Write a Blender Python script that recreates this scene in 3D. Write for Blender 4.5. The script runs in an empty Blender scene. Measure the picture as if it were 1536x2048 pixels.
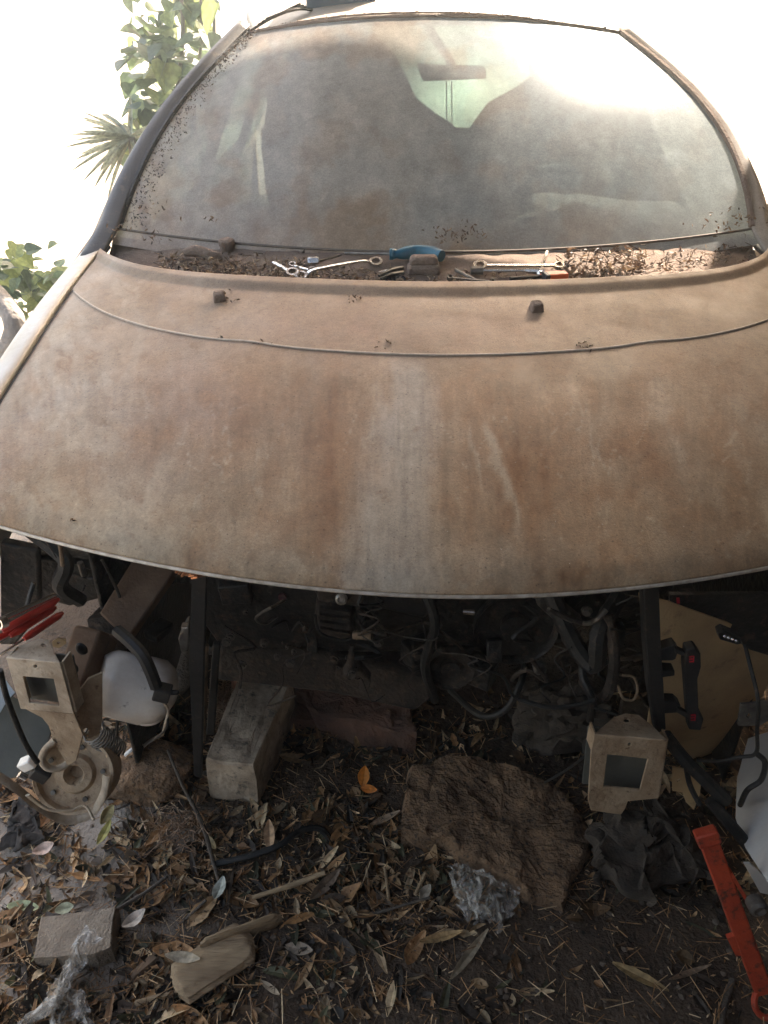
import bpy, bmesh, math, random
import numpy as np
from mathutils import Vector, Matrix, noise
random.seed(7); rng = np.random.default_rng(11)
S = bpy.context.scene; COL = S.collection
R = math.radians

# ---------------------------------------------------------------- camera, world, sun, exposure
FPX = 1540.0; PITCH = R(34.5); H = 1.6; XC = .12
cam = bpy.data.cameras.new('camera'); cam_o = bpy.data.objects.new('camera', cam); COL.objects.link(cam_o)
cam_o.location = (0, 0, H); cam_o.rotation_euler = (R(90)-PITCH, 0, 0)
cam.sensor_fit = 'VERTICAL'; cam.angle = 2*math.atan(1024/FPX); cam.clip_start = .02; cam.clip_end = 500
S.camera = cam_o
S.view_settings.view_transform = 'Standard'; S.view_settings.look = 'None'
S.view_settings.exposure = 2.68; S.view_settings.use_white_balance = True; S.view_settings.white_balance_temperature = 8150; S.view_settings.white_balance_tint = 14; S.view_settings.gamma = 1; S.view_settings.use_curve_mapping = False
S.render.engine = 'CYCLES'
SUN_EL = R(38); SUN_AZ = R(28)                     # azimuth from +Y towards +X
W = bpy.data.worlds.new('World'); S.world = W; W.use_nodes = True
wn = W.node_tree.nodes; wl = W.node_tree.links
sky = wn.new('ShaderNodeTexSky'); sky.sky_type = 'NISHITA'; sky.sun_disc = False
sky.sun_elevation = SUN_EL; sky.sun_rotation = SUN_AZ; sky.dust_density = 4.0; sky.air_density = 1.2
wn['Background'].inputs['Strength'].default_value = .15
wl.new(sky.outputs[0], wn['Background'].inputs['Color'])
sun = bpy.data.lights.new('sun', 'SUN'); sun.energy = 5.0; sun.angle = R(.5); sun.color = (1, .99, .98)
sun_o = bpy.data.objects.new('sun', sun); COL.objects.link(sun_o)
sd = Vector((math.sin(SUN_AZ)*math.cos(SUN_EL), math.cos(SUN_AZ)*math.cos(SUN_EL), math.sin(SUN_EL)))
sun_o.rotation_euler = sd.to_track_quat('Z', 'Y').to_euler(); sun_o.location = (2, 6, 6)

# ---------------------------------------------------------------- measuring helpers (photo pixel -> place)
CP, SP = math.cos(PITCH), math.sin(PITCH)
def ray(px, py):
    a = (px-768)/FPX; b = (1024-py)/FPX
    return Vector((a, CP+b*SP, -SP+b*CP))
def PZ(px, py, z=0.0):
    d = ray(px, py); t = (z-H)/d.z; return Vector((d.x*t, d.y*t, z))
def PY(px, py, y):
    d = ray(px, py); t = y/d.y; return Vector((d.x*t, y, H+d.z*t))
def PP(px, py, p0, n):
    d = ray(px, py); o = Vector((0, 0, H)); t = (Vector(p0)-o).dot(n)/d.dot(n); return o+d*t
def hood_z(x, y):
    u = abs(x-XC)
    return .90+.26*(1-math.exp(-(y-.75)/.55))-.05*(u/.75)**3
def PH(px, py, off=0.0):
    d = ray(px, py); lo, hi = .5, 4.0
    for _ in range(40):
        m = (lo+hi)/2
        p = d*m
        if H+p.z > hood_z(p.x, p.y)+off: lo = m
        else: hi = m
    p = d*lo
    return Vector((p.x, p.y, H+p.z))
def to_px(x, y, z):
    dep = y*CP+(H-z)*SP; up = y*SP-(H-z)*CP
    return 768+x/dep*FPX, 1024-up/dep*FPX

# ---------------------------------------------------------------- material helpers
def mat(name, c1, c2=None, scale=12, rough=.8, metal=0, bump=.2, bscale=60, c3=None, detail=5, spec=.4, stretch=(1, 1, 1), mid=.5, wid=.15, c3pos=.62, coat=0):
    m = bpy.data.materials.new(name); m.use_nodes = True
    n = m.node_tree.nodes; l = m.node_tree.links; b = n['Principled BSDF']
    b.inputs['Roughness'].default_value = rough; b.inputs['Metallic'].default_value = metal
    b.inputs['Specular IOR Level'].default_value = spec; b.inputs['Coat Weight'].default_value = coat
    tc = n.new('ShaderNodeTexCoord'); mp = n.new('ShaderNodeMapping'); mp.inputs['Scale'].default_value = stretch
    l.new(tc.outputs['Object'], mp.inputs[0])
    if c2:
        t = n.new('ShaderNodeTexNoise'); t.inputs['Scale'].default_value = scale; t.inputs['Detail'].default_value = detail; t.inputs['Roughness'].default_value = .65
        l.new(mp.outputs[0], t.inputs['Vector'])
        r = n.new('ShaderNodeValToRGB'); e = r.color_ramp.elements
        e[0].position = mid-wid; e[0].color = (*c1, 1); e[1].position = mid+wid; e[1].color = (*c2, 1)
        l.new(t.outputs['Fac'], r.inputs[0]); out = r.outputs[0]
        if c3:
            t2 = n.new('ShaderNodeTexNoise'); t2.inputs['Scale'].default_value = scale*3.1; t2.inputs['Detail'].default_value = 6; t2.inputs['Roughness'].default_value = .7
            l.new(mp.outputs[0], t2.inputs['Vector'])
            r2 = n.new('ShaderNodeValToRGB'); r2.color_ramp.elements[0].position = c3pos-.06; r2.color_ramp.elements[1].position = c3pos+.06
            l.new(t2.outputs['Fac'], r2.inputs[0])
            mx = n.new('ShaderNodeMix'); mx.data_type = 'RGBA'; l.new(r2.outputs[0], mx.inputs[0]); l.new(out, mx.inputs[6]); mx.inputs[7].default_value = (*c3, 1)
            out = mx.outputs[2]
        l.new(out, b.inputs['Base Color'])
    else: b.inputs['Base Color'].default_value = (*c1, 1)
    if bump:
        t = n.new('ShaderNodeTexNoise'); t.inputs['Scale'].default_value = bscale; t.inputs['Detail'].default_value = 8
        l.new(mp.outputs[0], t.inputs['Vector'])
        bp = n.new('ShaderNodeBump'); bp.inputs['Strength'].default_value = bump; bp.inputs['Distance'].default_value = .01
        l.new(t.outputs['Fac'], bp.inputs['Height']); l.new(bp.outputs[0], b.inputs['Normal'])
    return m
def vmat(name, rough=.85, trans=0, bump=.3, bscale=90, spec=.3):      # colour from a per-leaf attribute
    m = bpy.data.materials.new(name); m.use_nodes = True
    n = m.node_tree.nodes; l = m.node_tree.links; b = n['Principled BSDF']
    a = n.new('ShaderNodeAttribute'); a.attribute_name = 'tint'
    t = n.new('ShaderNodeTexNoise'); t.inputs['Scale'].default_value = bscale; t.inputs['Detail'].default_value = 5
    tc = n.new('ShaderNodeTexCoord'); l.new(tc.outputs['Object'], t.inputs['Vector'])
    mr = n.new('ShaderNodeMapRange'); mr.inputs[1].default_value = .3; mr.inputs[2].default_value = .7; mr.inputs[3].default_value = .55; mr.inputs[4].default_value = 1.3
    l.new(t.outputs['Fac'], mr.inputs[0])
    mx = n.new('ShaderNodeVectorMath'); mx.operation = 'SCALE'; l.new(a.outputs['Color'], mx.inputs[0]); l.new(mr.outputs[0], mx.inputs['Scale'])
    l.new(mx.outputs[0], b.inputs['Base Color']); b.inputs['Roughness'].default_value = rough; b.inputs['Specular IOR Level'].default_value = spec
    bp = n.new('ShaderNodeBump'); bp.inputs['Strength'].default_value = bump; bp.inputs['Distance'].default_value = .01; l.new(t.outputs['Fac'], bp.inputs['Height']); l.new(bp.outputs[0], b.inputs['Normal'])
    if trans:
        tr = n.new('ShaderNodeBsdfTranslucent'); l.new(mx.outputs[0], tr.inputs[0]); ms = n.new('ShaderNodeMixShader'); ms.inputs[0].default_value = trans
        l.new(b.outputs[0], ms.inputs[1]); l.new(tr.outputs[0], ms.inputs[2]); l.new(ms.outputs[0], n['Material Output'].inputs[0])
    return m

M = {}
M['black_plastic'] = mat('black_plastic', (.006, .006, .007), (.018, .015, .013), 25, .5, bump=.15, c3=(.07, .055, .04), c3pos=.66)
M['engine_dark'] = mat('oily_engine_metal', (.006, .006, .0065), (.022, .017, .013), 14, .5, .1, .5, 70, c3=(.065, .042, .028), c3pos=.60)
M['engine_brown'] = mat('dusty_engine_casting', (.018, .013, .010), (.06, .040, .028), 14, .85, 0, .6, 90, c3=(.085, .056, .036), c3pos=.60)
M['rubber'] = mat('dusty_black_rubber', (.006, .006, .006), (.018, .015, .012), 30, .6, bump=.2, c3=(.06, .042, .03), c3pos=.62)
M['cream'] = mat('cream_painted_steel', (.50, .40, .295), (.30, .215, .14), 18, .6, 0, .3, 120, c3=(.13, .07, .038), c3pos=.66)
M['cream_rust'] = mat('rust_stained_cream_steel', (.42, .31, .205), (.24, .15, .085), 18, .65, 0, .3, 120, c3=(.11, .048, .02), c3pos=.63)
M['rail_brown'] = mat('dust_covered_brown_rail', (.125, .070, .042), (.19, .115, .072), 14, .85, 0, .2, 160, c3=(.05, .035, .028), c3pos=.66)
M['white_plastic'] = mat('dirty_white_plastic', (.88, .83, .75), (.72, .64, .54), 14, .25, 0, .1, 60, c3=(.26, .2, .14), c3pos=.68)
M['tan_panel'] = mat('tan_dusty_panel', (.56, .38, .20), (.38, .255, .14), 5, .75, 0, .2, 120, c3=(.22, .135, .08), c3pos=.66)
M['white_panel'] = mat('greyish_white_panel', (.52, .50, .47), (.42, .39, .35), 5, .6, 0, .1, 90, c3=(.25, .2, .16), c3pos=.7)
M['steel'] = mat('chrome_tool_steel', (.80, .80, .80), (.6, .58, .55), 60, .25, 1, .1, 200)
M['dull_steel'] = mat('dull_dusty_steel', (.17, .15, .13), (.07, .058, .048), 40, .5, .6, .2, 120)
M['blue'] = mat('blue_green_plastic', (.012, .10, .15), (.02, .14, .19), 30, .4, bump=.1, c3=(.12, .12, .10), c3pos=.68)
M['orange'] = mat('orange_plastic', (.75, .14, .04), (.62, .11, .04), 20, .45, bump=.05)
M['red'] = mat('red_plastic_handle', (.55, .035, .02), (.40, .03, .02), 30, .4, bump=.05, c3=(.2, .08, .05), c3pos=.68)
M['red_paint'] = mat('orange_red_paint', (.48, .06, .02), (.34, .04, .018), 14, .65, bump=.3, c3=(.10, .03, .018), c3pos=.58)
M['concrete'] = mat('weathered_concrete', (.48, .37, .27), (.22, .155, .105), 16, .95, 0, .35, 70, c3=(.10, .08, .06), c3pos=.62)
M['rock'] = mat('brown_rock', (.25, .14, .075), (.13, .075, .042), 26, .95, 0, 1.0, 110, c3=(.055, .034, .022), c3pos=.58)
M['brick'] = mat('old_red_brick', (.17, .08, .05), (.10, .055, .04), 14, .95, 0, .6, 120)
M['paver'] = mat('sandy_paver', (.30, .23, .17), (.22, .165, .12), 30, .95, 0, .7, 220)
M['wood'] = mat('split_dry_wood', (.36, .245, .14), (.20, .125, .07), 20, .85, 0, .6, 70, stretch=(.25, 2.5, 2.5))
M['bark'] = mat('dark_twig_bark', (.06, .045, .035), (.12, .09, .065), 40, .9, 0, .5, 150)
M['trunk'] = mat('grey_bark', (.16, .14, .125), (.28, .25, .22), 14, .9, 0, .8, 50)
M['cloth'] = mat('dirty_dark_cloth', (.025, .021, .019), (.06, .047, .038), 18, .95, 0, .4, 120)
M['greycloth'] = mat('dirty_grey_cloth', (.085, .062, .045), (.038, .028, .021), 18, .95, 0, .4, 140)
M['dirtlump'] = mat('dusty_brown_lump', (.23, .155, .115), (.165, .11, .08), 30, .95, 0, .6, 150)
M['olive'] = mat('dark_olive_panel', (.085, .085, .07), (.12, .115, .095), 8, .8, 0, .1, 80)
M['seat'] = mat('grey_seat_fabric', (.055, .05, .048), (.08, .07, .065), 40, .95, 0, .2, 200)
M['dash'] = mat('dusty_dashboard', (.045, .043, .042), (.07, .062, .055), 8, .8, 0, .1, 80)
M['copper'] = mat('copper_wire', (.42, .17, .08), (.3, .14, .07), 60, .4, .6, .1)
M['tin'] = mat('rusty_corrugated_tin', (.12, .10, .085), (.08, .06, .05), 5, .8, 0, .1)
M['render_wall'] = mat('rough_rendered_wall', (.12, .095, .075), (.08, .065, .05), 4, .95, 0, .4, 40)
M['leafbit'] = vmat('leaf_colour', .6, .12)
M['live_leaf'] = vmat('living_leaf', .45, .35, .1, 40, .5)
M['tan_fitting'] = mat('tan_fitting', (.26, .17, .105), (.10, .065, .04), 40, .8, bump=.4)
M['redmark'] = mat('red_paint_mark', (.50, .02, .035), rough=.6, bump=0)

def make_paint(name, attr=True, base=(.30, .235, .18)):
    m = bpy.data.materials.new(name); m.use_nodes = True
    n = m.node_tree.nodes; l = m.node_tree.links; b = n['Principled BSDF']
    tc = n.new('ShaderNodeTexCoord')
    def nz(sc, det=6, ro=.6, st=(1, 1, 1)):
        mp = n.new('ShaderNodeMapping'); mp.inputs['Scale'].default_value = st; l.new(tc.outputs['Object'], mp.inputs[0])
        t = n.new('ShaderNodeTexNoise'); t.inputs['Scale'].default_value = sc; t.inputs['Detail'].default_value = det; t.inputs['Roughness'].default_value = ro
        l.new(mp.outputs[0], t.inputs['Vector']); return t.outputs['Fac']
    def rng_(s, a, b_, c, d):
        r = n.new('ShaderNodeMapRange'); l.new(s, r.inputs[0])
        for i, v in enumerate((a, b_, c, d)): r.inputs[i+1].default_value = v
        return r.outputs[0]
    def sc(cs, f):
        v = n.new('ShaderNodeVectorMath'); v.operation = 'SCALE'; l.new(cs, v.inputs[0]); l.new(f, v.inputs['Scale']); return v.outputs[0]
    if attr:
        a = n.new('ShaderNodeAttribute'); a.attribute_name = 'dirt'; col = a.outputs['Color']
    else:
        c = n.new('ShaderNodeRGB'); c.outputs[0].default_value = (*base, 1); col = c.outputs[0]
    col = sc(col, rng_(nz(300, 5, .9), .3, .7, .72, 1.28))
    col = sc(col, rng_(nz(60, 8, .8), .3, .7, .84, 1.16))
    col = sc(col, rng_(nz(9, 8, .75), .3, .7, .78, 1.2))
    col = sc(col, rng_(nz(16, 6, .65, (1.6, .35, 1)), .3, .7, .92, 1.08))
    # small dark specks of leaf dust
    v = n.new('ShaderNodeTexVoronoi'); v.inputs['Scale'].default_value = 85; l.new(tc.outputs['Object'], v.inputs['Vector'])
    col = sc(col, rng_(v.outputs['Distance'], .06, .14, .55, 1.0))
    # short scratches
    l.new(col, b.inputs['Base Color'])
    l.new(rng_(nz(6, 6, .7), .35, .65, .48, .75), b.inputs['Roughness']); b.inputs['Specular IOR Level'].default_value = .35
    bp = n.new('ShaderNodeBump'); bp.inputs['Strength'].default_value = .35; bp.inputs['Distance'].default_value = .002
    l.new(nz(300, 6, .7), bp.inputs['Height']); l.new(bp.outputs[0], b.inputs['Normal'])
    return m
M['hood'] = make_paint('dusty_hood_paint'); M['fender'] = mat('sunlit_fender_paint', (.50, .47, .43), (.40, .35, .29), 12, .4, 0, .1, 120); M['body'] = make_paint('dusty_body_paint', False)  # fender colour paled to imitate direct sun on it

def make_glass(name, dust, tint, dcol, top=None):
    m = bpy.data.materials.new(name); m.use_nodes = True
    n = m.node_tree.nodes; l = m.node_tree.links; n.remove(n['Principled BSDF'])
    tc = n.new('ShaderNodeTexCoord')
    def nz(sc_, det=6, ro=.65, st=(1, 1, 1)):
        mp = n.new('ShaderNodeMapping'); mp.inputs['Scale'].default_value = st; l.new(tc.outputs['Object'], mp.inputs[0])
        t = n.new('ShaderNodeTexNoise'); t.inputs['Scale'].default_value = sc_; t.inputs['Detail'].default_value = det; t.inputs['Roughness'].default_value = ro
        l.new(mp.outputs[0], t.inputs['Vector']); return t.outputs['Fac']
    def mth(op, a, b_):
        q = n.new('ShaderNodeMath'); q.operation = op; q.use_clamp = False
        for i, v in enumerate((a, b_)):
            if isinstance(v, float): q.inputs[i].default_value = v
            else: l.new(v, q.inputs[i])
        return q.outputs[0]
    f = mth('ADD', mth('MULTIPLY', mth('SUBTRACT', nz(4), .5), .25), float(dust))
    f = mth('ADD', f, mth('MULTIPLY', mth('SUBTRACT', nz(180, 4, .8), .5), .35))
    f = mth('ADD', f, mth('MULTIPLY', mth('SUBTRACT', nz(16, 7, .75, (1, 1, 1)), .5), .12))
    cl = n.new('ShaderNodeClamp'); l.new(f, cl.inputs[0]); cl.inputs[1].default_value = .12; cl.inputs[2].default_value = .97
    if dust > 0.3:
        a = n.new('ShaderNodeAttribute'); a.attribute_name = 'dirt'; dc = a.outputs['Color']
    else:
        c = n.new('ShaderNodeRGB'); c.outputs[0].default_value = (*dcol, 1); dc = c.outputs[0]
    if dust > .3:
        f = mth('ADD', f, mth('SUBTRACT', a.outputs['Alpha'], .55)); l.new(f, cl.inputs[0])
    for nsc, lo_, hi_ in ((260, .72, 1.28), (35, .85, 1.15)):
        mr = n.new('ShaderNodeMapRange'); l.new(nz(nsc, 5, .85), mr.inputs[0]); mr.inputs[1].default_value = .3; mr.inputs[2].default_value = .7; mr.inputs[3].default_value = lo_; mr.inputs[4].default_value = hi_
        vs_ = n.new('ShaderNodeVectorMath'); vs_.operation = 'SCALE'; l.new(dc, vs_.inputs[0]); l.new(mr.outputs[0], vs_.inputs['Scale']); dc = vs_.outputs[0]
    d = n.new('ShaderNodeBsdfDiffuse'); l.new(dc, d.inputs[0])
    t = n.new('ShaderNodeBsdfTranslucent'); l.new(dc, t.inputs[0])
    ms = n.new('ShaderNodeMixShader'); ms.inputs[0].default_value = .55; l.new(d.outputs[0], ms.inputs[1]); l.new(t.outputs[0], ms.inputs[2])
    tr = n.new('ShaderNodeBsdfTransparent'); tr.inputs[0].default_value = (*tint, 1)
    m2 = n.new('ShaderNodeMixShader'); l.new(cl.outputs[0], m2.inputs[0]); l.new(tr.outputs[0], m2.inputs[1]); l.new(ms.outputs[0], m2.inputs[2])
    g = n.new('ShaderNodeBsdfGlossy'); g.inputs['Roughness'].default_value = .25
    m3 = n.new('ShaderNodeMixShader'); m3.inputs[0].default_value = .035; l.new(m2.outputs[0], m3.inputs[1]); l.new(g.outputs[0], m3.inputs[2])
    l.new(m3.outputs[0], n['Material Output'].inputs[0])
    return m
M['windshield'] = make_glass('dust_filmed_windshield', .84, (.62, .80, .76), (.25, .2, .17))
M['side_glass'] = make_glass('dusty_side_glass', .28, (.62, .80, .76), (.3, .26, .22))
M['shaded_glass'] = make_glass('shaded_side_glass', .30, (.10, .13, .13), (.08, .07, .06))  # tinted dark to imitate shade outside the right windows

def make_film():
    m = bpy.data.materials.new('clear_plastic_film'); m.use_nodes = True
    n = m.node_tree.nodes; l = m.node_tree.links; b = n['Principled BSDF']
    b.inputs['Base Color'].default_value = (.62, .55, .47, 1); b.inputs['Roughness'].default_value = .12; b.inputs['Specular IOR Level'].default_value = 1
    tr = n.new('ShaderNodeBsdfTransparent'); ms = n.new('ShaderNodeMixShader')
    t = n.new('ShaderNodeTexNoise'); t.inputs['Scale'].default_value = 14; tc = n.new('ShaderNodeTexCoord'); l.new(tc.outputs['Object'], t.inputs['Vector'])
    r = n.new('ShaderNodeMapRange'); r.inputs[1].default_value = .35; r.inputs[2].default_value = .65; r.inputs[3].default_value = .10; r.inputs[4].default_value = .55
    bp = n.new('ShaderNodeBump'); bp.inputs['Strength'].default_value = .9; bp.inputs['Distance'].default_value = .01; t.inputs['Scale'].default_value = 45; l.new(t.outputs['Fac'], bp.inputs['Height']); l.new(bp.outputs[0], b.inputs['Normal'])
    l.new(t.outputs['Fac'], r.inputs[0]); l.new(r.outputs[0], ms.inputs[0]); l.new(tr.outputs[0], ms.inputs[1]); l.new(b.outputs[0], ms.inputs[2])
    l.new(ms.outputs[0], n['Material Output'].inputs[0]); return m
M['film'] = make_film()

# ---------------------------------------------------------------- object helpers
ORG = {}
def org(o): return ORG.get(o.name, Vector((0, 0, 0))) if o else Vector((0, 0, 0))
def empty(name, loc):
    o = bpy.data.objects.new(name, None); COL.objects.link(o); o.location = loc; o.empty_display_size = .05
    ORG[o.name] = Vector(loc); return o
def tag(o, label=None, cat=None, group=None, kind=None):
    if label: o['label'] = label
    if cat: o['category'] = cat
    if group: o['group'] = group
    if kind: o['kind'] = kind
    return o
def link_mesh(name, me, m, parent, smooth=True):
    base = org(parent)
    if parent is None:
        co = np.empty(len(me.vertices)*3); me.vertices.foreach_get('co', co); co = co.reshape(-1, 3)
        base = Vector(((co[:, 0].min()+co[:, 0].max())/2, (co[:, 1].min()+co[:, 1].max())/2, co[:, 2].min()))
    me.transform(Matrix.Translation(-base))
    o = bpy.data.objects.new(name, me); COL.objects.link(o)
    if m: me.materials.append(M[m] if isinstance(m, str) else m)
    if parent: o.parent = parent
    else: o.location = base
    ORG[o.name] = Vector(base)
    if smooth:
        me.polygons.foreach_set('use_smooth', [True]*len(me.polygons))
        try: me.set_sharp_from_angle(angle=R(38))
        except Exception: pass
    me.update(); return o
def obj(name, bm, m, parent=None, smooth=True, bevel=0, solid=0, kind=None):
    me = bpy.data.meshes.new(name); bmesh.ops.recalc_face_normals(bm, faces=bm.faces); bm.to_mesh(me); bm.free()
    o = link_mesh(name, me, m, parent, smooth)
    if solid:
        s = o.modifiers.new('solid', 'SOLIDIFY'); s.thickness = solid; s.offset = -1
    if bevel:
        b = o.modifiers.new('bevel', 'BEVEL'); b.width = bevel; b.segments = 2; b.limit_method = 'ANGLE'; b.angle_limit = R(40)
    if kind: o['kind'] = kind
    return o
def B(): return bmesh.new()
def frame(z, up=(0, 0, 1)):
    z = Vector(z).normalized(); up = Vector(up)
    if abs(z.dot(up)) > .98: up = Vector((0, 1, 0))
    x = up.cross(z).normalized(); y = z.cross(x)
    return Matrix((x, y, z)).transposed()
def box(bm, c, s, rot=None, taper=1.0):
    c = Vector(c); rot = rot or Matrix.Identity(3); vs = []
    for dz in (-1, 1):
        k = taper if dz > 0 else 1
        for dx, dy in ((-1, -1), (1, -1), (1, 1), (-1, 1)):
            vs.append(bm.verts.new(c+rot @ Vector((dx*s[0]/2*k, dy*s[1]/2*k, dz*s[2]/2))))
    for f in ((0, 1, 2, 3), (4, 5, 6, 7), (0, 1, 5, 4), (1, 2, 6, 5), (2, 3, 7, 6), (3, 0, 4, 7)): bm.faces.new([vs[i] for i in f])
def beam(bm, a, b, w, h, up=(0, 0, 1)):
    a = Vector(a); b = Vector(b); box(bm, (a+b)/2, (w, h, (b-a).length), frame(b-a, up))
def smooth_path(pts, n=6):
    pts = [Vector(p) for p in pts]
    if len(pts) < 3: return pts
    q = [pts[0]*2-pts[1]]+pts+[pts[-1]*2-pts[-2]]; out = []
    for i in range(1, len(q)-2):
        for k in range(n):
            t = k/n; a, b, c, d = q[i-1:i+3]
            out.append(.5*((2*b)+(c-a)*t+(2*a-5*b+4*c-d)*t*t+(3*b-a-3*c+d)*t**3))
    return out+[pts[-1]]
def tube(bm, pts, r, n=8, sm=6, flat=1.0, wob=0, rib=0):
    p = smooth_path(pts, sm) if sm else [Vector(v) for v in pts]
    rs = r if isinstance(r, (list, tuple)) else None; rings = []
    prev = None
    for i, c in enumerate(p):
        d = (p[min(i+1, len(p)-1)]-p[max(i-1, 0)]).normalized()
        if d.length < .5: d = Vector((0, 0, 1))
        if prev is None:
            x = (Vector((0, 0, 1)) if abs(d.z) < .9 else Vector((0, 1, 0))).cross(d).normalized()
        else:
            x = (prev-d*prev.dot(d)).normalized()
        prev = x; y = d.cross(x)
        t = i/(len(p)-1); rr = r if not rs else np.interp(t, np.linspace(0, 1, len(rs)), rs)
        if wob: rr *= 1+wob*(random.random()-.5)
        if rib: rr *= 1+rib*(i % 2)
        rings.append([bm.verts.new(c+x*(math.cos(a)*rr)+y*(math.sin(a)*rr*flat)) for a in [2*math.pi*k/n for k in range(n)]])
    for a, b in zip(rings[:-1], rings[1:]):
        for k in range(n): bm.faces.new((a[k], a[(k+1) % n], b[(k+1) % n], b[k]))
    bm.faces.new(rings[0]); bm.faces.new(list(reversed(rings[-1])))
def lathe(bm, c, axis, prof, n=32, up=(0, 0, 1)):
    F = frame(axis, up); c = Vector(c); rings = []
    for r, h in prof:
        if r < 1e-5: rings.append([bm.verts.new(c+F @ Vector((0, 0, h)))])
        else: rings.append([bm.verts.new(c+F @ Vector((math.cos(a)*r, math.sin(a)*r, h))) for a in [2*math.pi*k/n for k in range(n)]])
    for a, b in zip(rings[:-1], rings[1:]):
        for k in range(n):
            if len(a) == 1 and len(b) == 1: continue
            if len(a) == 1: bm.faces.new((a[0], b[(k+1) % n], b[k]))
            elif len(b) == 1: bm.faces.new((a[k], a[(k+1) % n], b[0]))
            else: bm.faces.new((a[k], a[(k+1) % n], b[(k+1) % n], b[k]))
def plate(bm, outline, th, holes=(), nrm=None):
    """flat plate with holes, from 3D outline points, thickened along nrm (away from the camera)"""
    loops = [outline]+list(holes); ed = []
    for lp in loops:
        vs = [bm.verts.new(p) for p in lp]
        for i in range(len(vs)): ed.append(bm.edges.new((vs[i], vs[(i+1) % len(vs)])))
    r = bmesh.ops.triangle_fill(bm, edges=ed, use_beauty=True, use_dissolve=False, normal=nrm or Vector((0, -1, 0)))
    fs = [g for g in r['geom'] if isinstance(g, bmesh.types.BMFace)]
    ex = bmesh.ops.extrude_face_region(bm, geom=fs)
    vs = [g for g in ex['geom'] if isinstance(g, bmesh.types.BMVert)]
    bmesh.ops.translate(bm, verts=vs, vec=Vector(nrm or (0, 1, 0))*th)
def circ(px, py, r, p0, n, k=10, ry=None):
    return [PP(px+r*math.cos(2*math.pi*i/k), py+(ry or r)*math.sin(2*math.pi*i/k), p0, n) for i in range(k)]
def rough_blob(bm, c, s, rot=None, sub=3, amp=.25, fr=3, seed=0, flat=None):
    r = bmesh.ops.create_icosphere(bm, subdivisions=sub, radius=1)
    rot = rot or Matrix.Identity(3)
    for v in r['verts']:
        p = v.co.copy()
        if flat: p = Vector([math.copysign(min(abs(q)*flat, 1), q) for q in p])
        d = noise.fractal(p*fr+Vector((seed, seed*2, 0)), 1, 2, 5)
        p = p*(1+amp*d)
        v.co = Vector(c)+rot @ Vector((p.x*s[0], p.y*s[1], p.z*s[2]))
def rough_prism(bm, poly, z0, z1, seed=0, amp=.006, cuts=12, shrink=.92, tilt=None):
    """stone or block with an outline of its own: poly = list of (x,y); rough noisy surface"""
    n = len(poly); cx = sum(p[0] for p in poly)/n; cy = sum(p[1] for p in poly)/n
    dense = []
    for i in range(n):
        a, b = poly[i], poly[(i+1) % n]
        for k in range(6): dense.append((a[0]+(b[0]-a[0])*k/6, a[1]+(b[1]-a[1])*k/6))
    m = len(dense); rings = []
    levels = [(shrink*.98, z0), (1.0, z0+(z1-z0)*.25), (1.01, z0+(z1-z0)*.7), (.985, z1-.004), (.95, z1)]+[(k_, z1) for k_ in np.arange(.88, .05, -.075)]
    for li, (k, z) in enumerate(levels):
        ring = []
        for (x, y) in dense:
            X = cx+(x-cx)*k; Y = cy+(y-cy)*k
            nn = noise.fractal(Vector((X*22+seed, Y*22, z*22)), 1, 2, 6); n2 = noise.fractal(Vector((X*14, Y*14+seed, z*30+5)), 1, 2, 6)
            Z = z+(tilt(X, Y) if tilt else 0)*(1 if li > 1 else .3)
            ring.append(bm.verts.new((X+nn*amp, Y+n2*amp, Z+(nn*amp*.9 if li else 0))))
        rings.append(ring)
    for a, b in zip(rings[:-1], rings[1:]):
        for k in range(m): bm.faces.new((a[k], a[(k+1) % m], b[(k+1) % m], b[k]))
    bm.faces.new(rings[-1]); bm.faces.new(rings[0])
def grid_mesh(name, fn, nu, nv, m, parent=None, colfn=None, solid=0, kind=None, smooth=True):
    vs = []; cs = []
    for j in range(nv+1):
        for i in range(nu+1):
            p = fn(i/nu, j/nv); vs.append(tuple(p))
            if colfn: cs.append(colfn(p))
    fs = [(j*(nu+1)+i, j*(nu+1)+i+1, (j+1)*(nu+1)+i+1, (j+1)*(nu+1)+i) for j in range(nv) for i in range(nu)]
    me = bpy.data.meshes.new(name); me.from_pydata(vs, [], fs)
    if colfn:
        at = me.color_attributes.new('dirt', 'FLOAT_COLOR', 'POINT'); at.data.foreach_set('color', np.array(cs, dtype=np.float32).ravel())
    o = link_mesh(name, me, m, parent, smooth)
    if solid:
        s = o.modifiers.new('solid', 'SOLIDIFY'); s.thickness = solid; s.offset = -1
    if kind: o['kind'] = kind
    return o
def fbm(x, y, z=0, o=5): return noise.fractal(Vector((x, y, z)), 1, 2, o)

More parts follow.
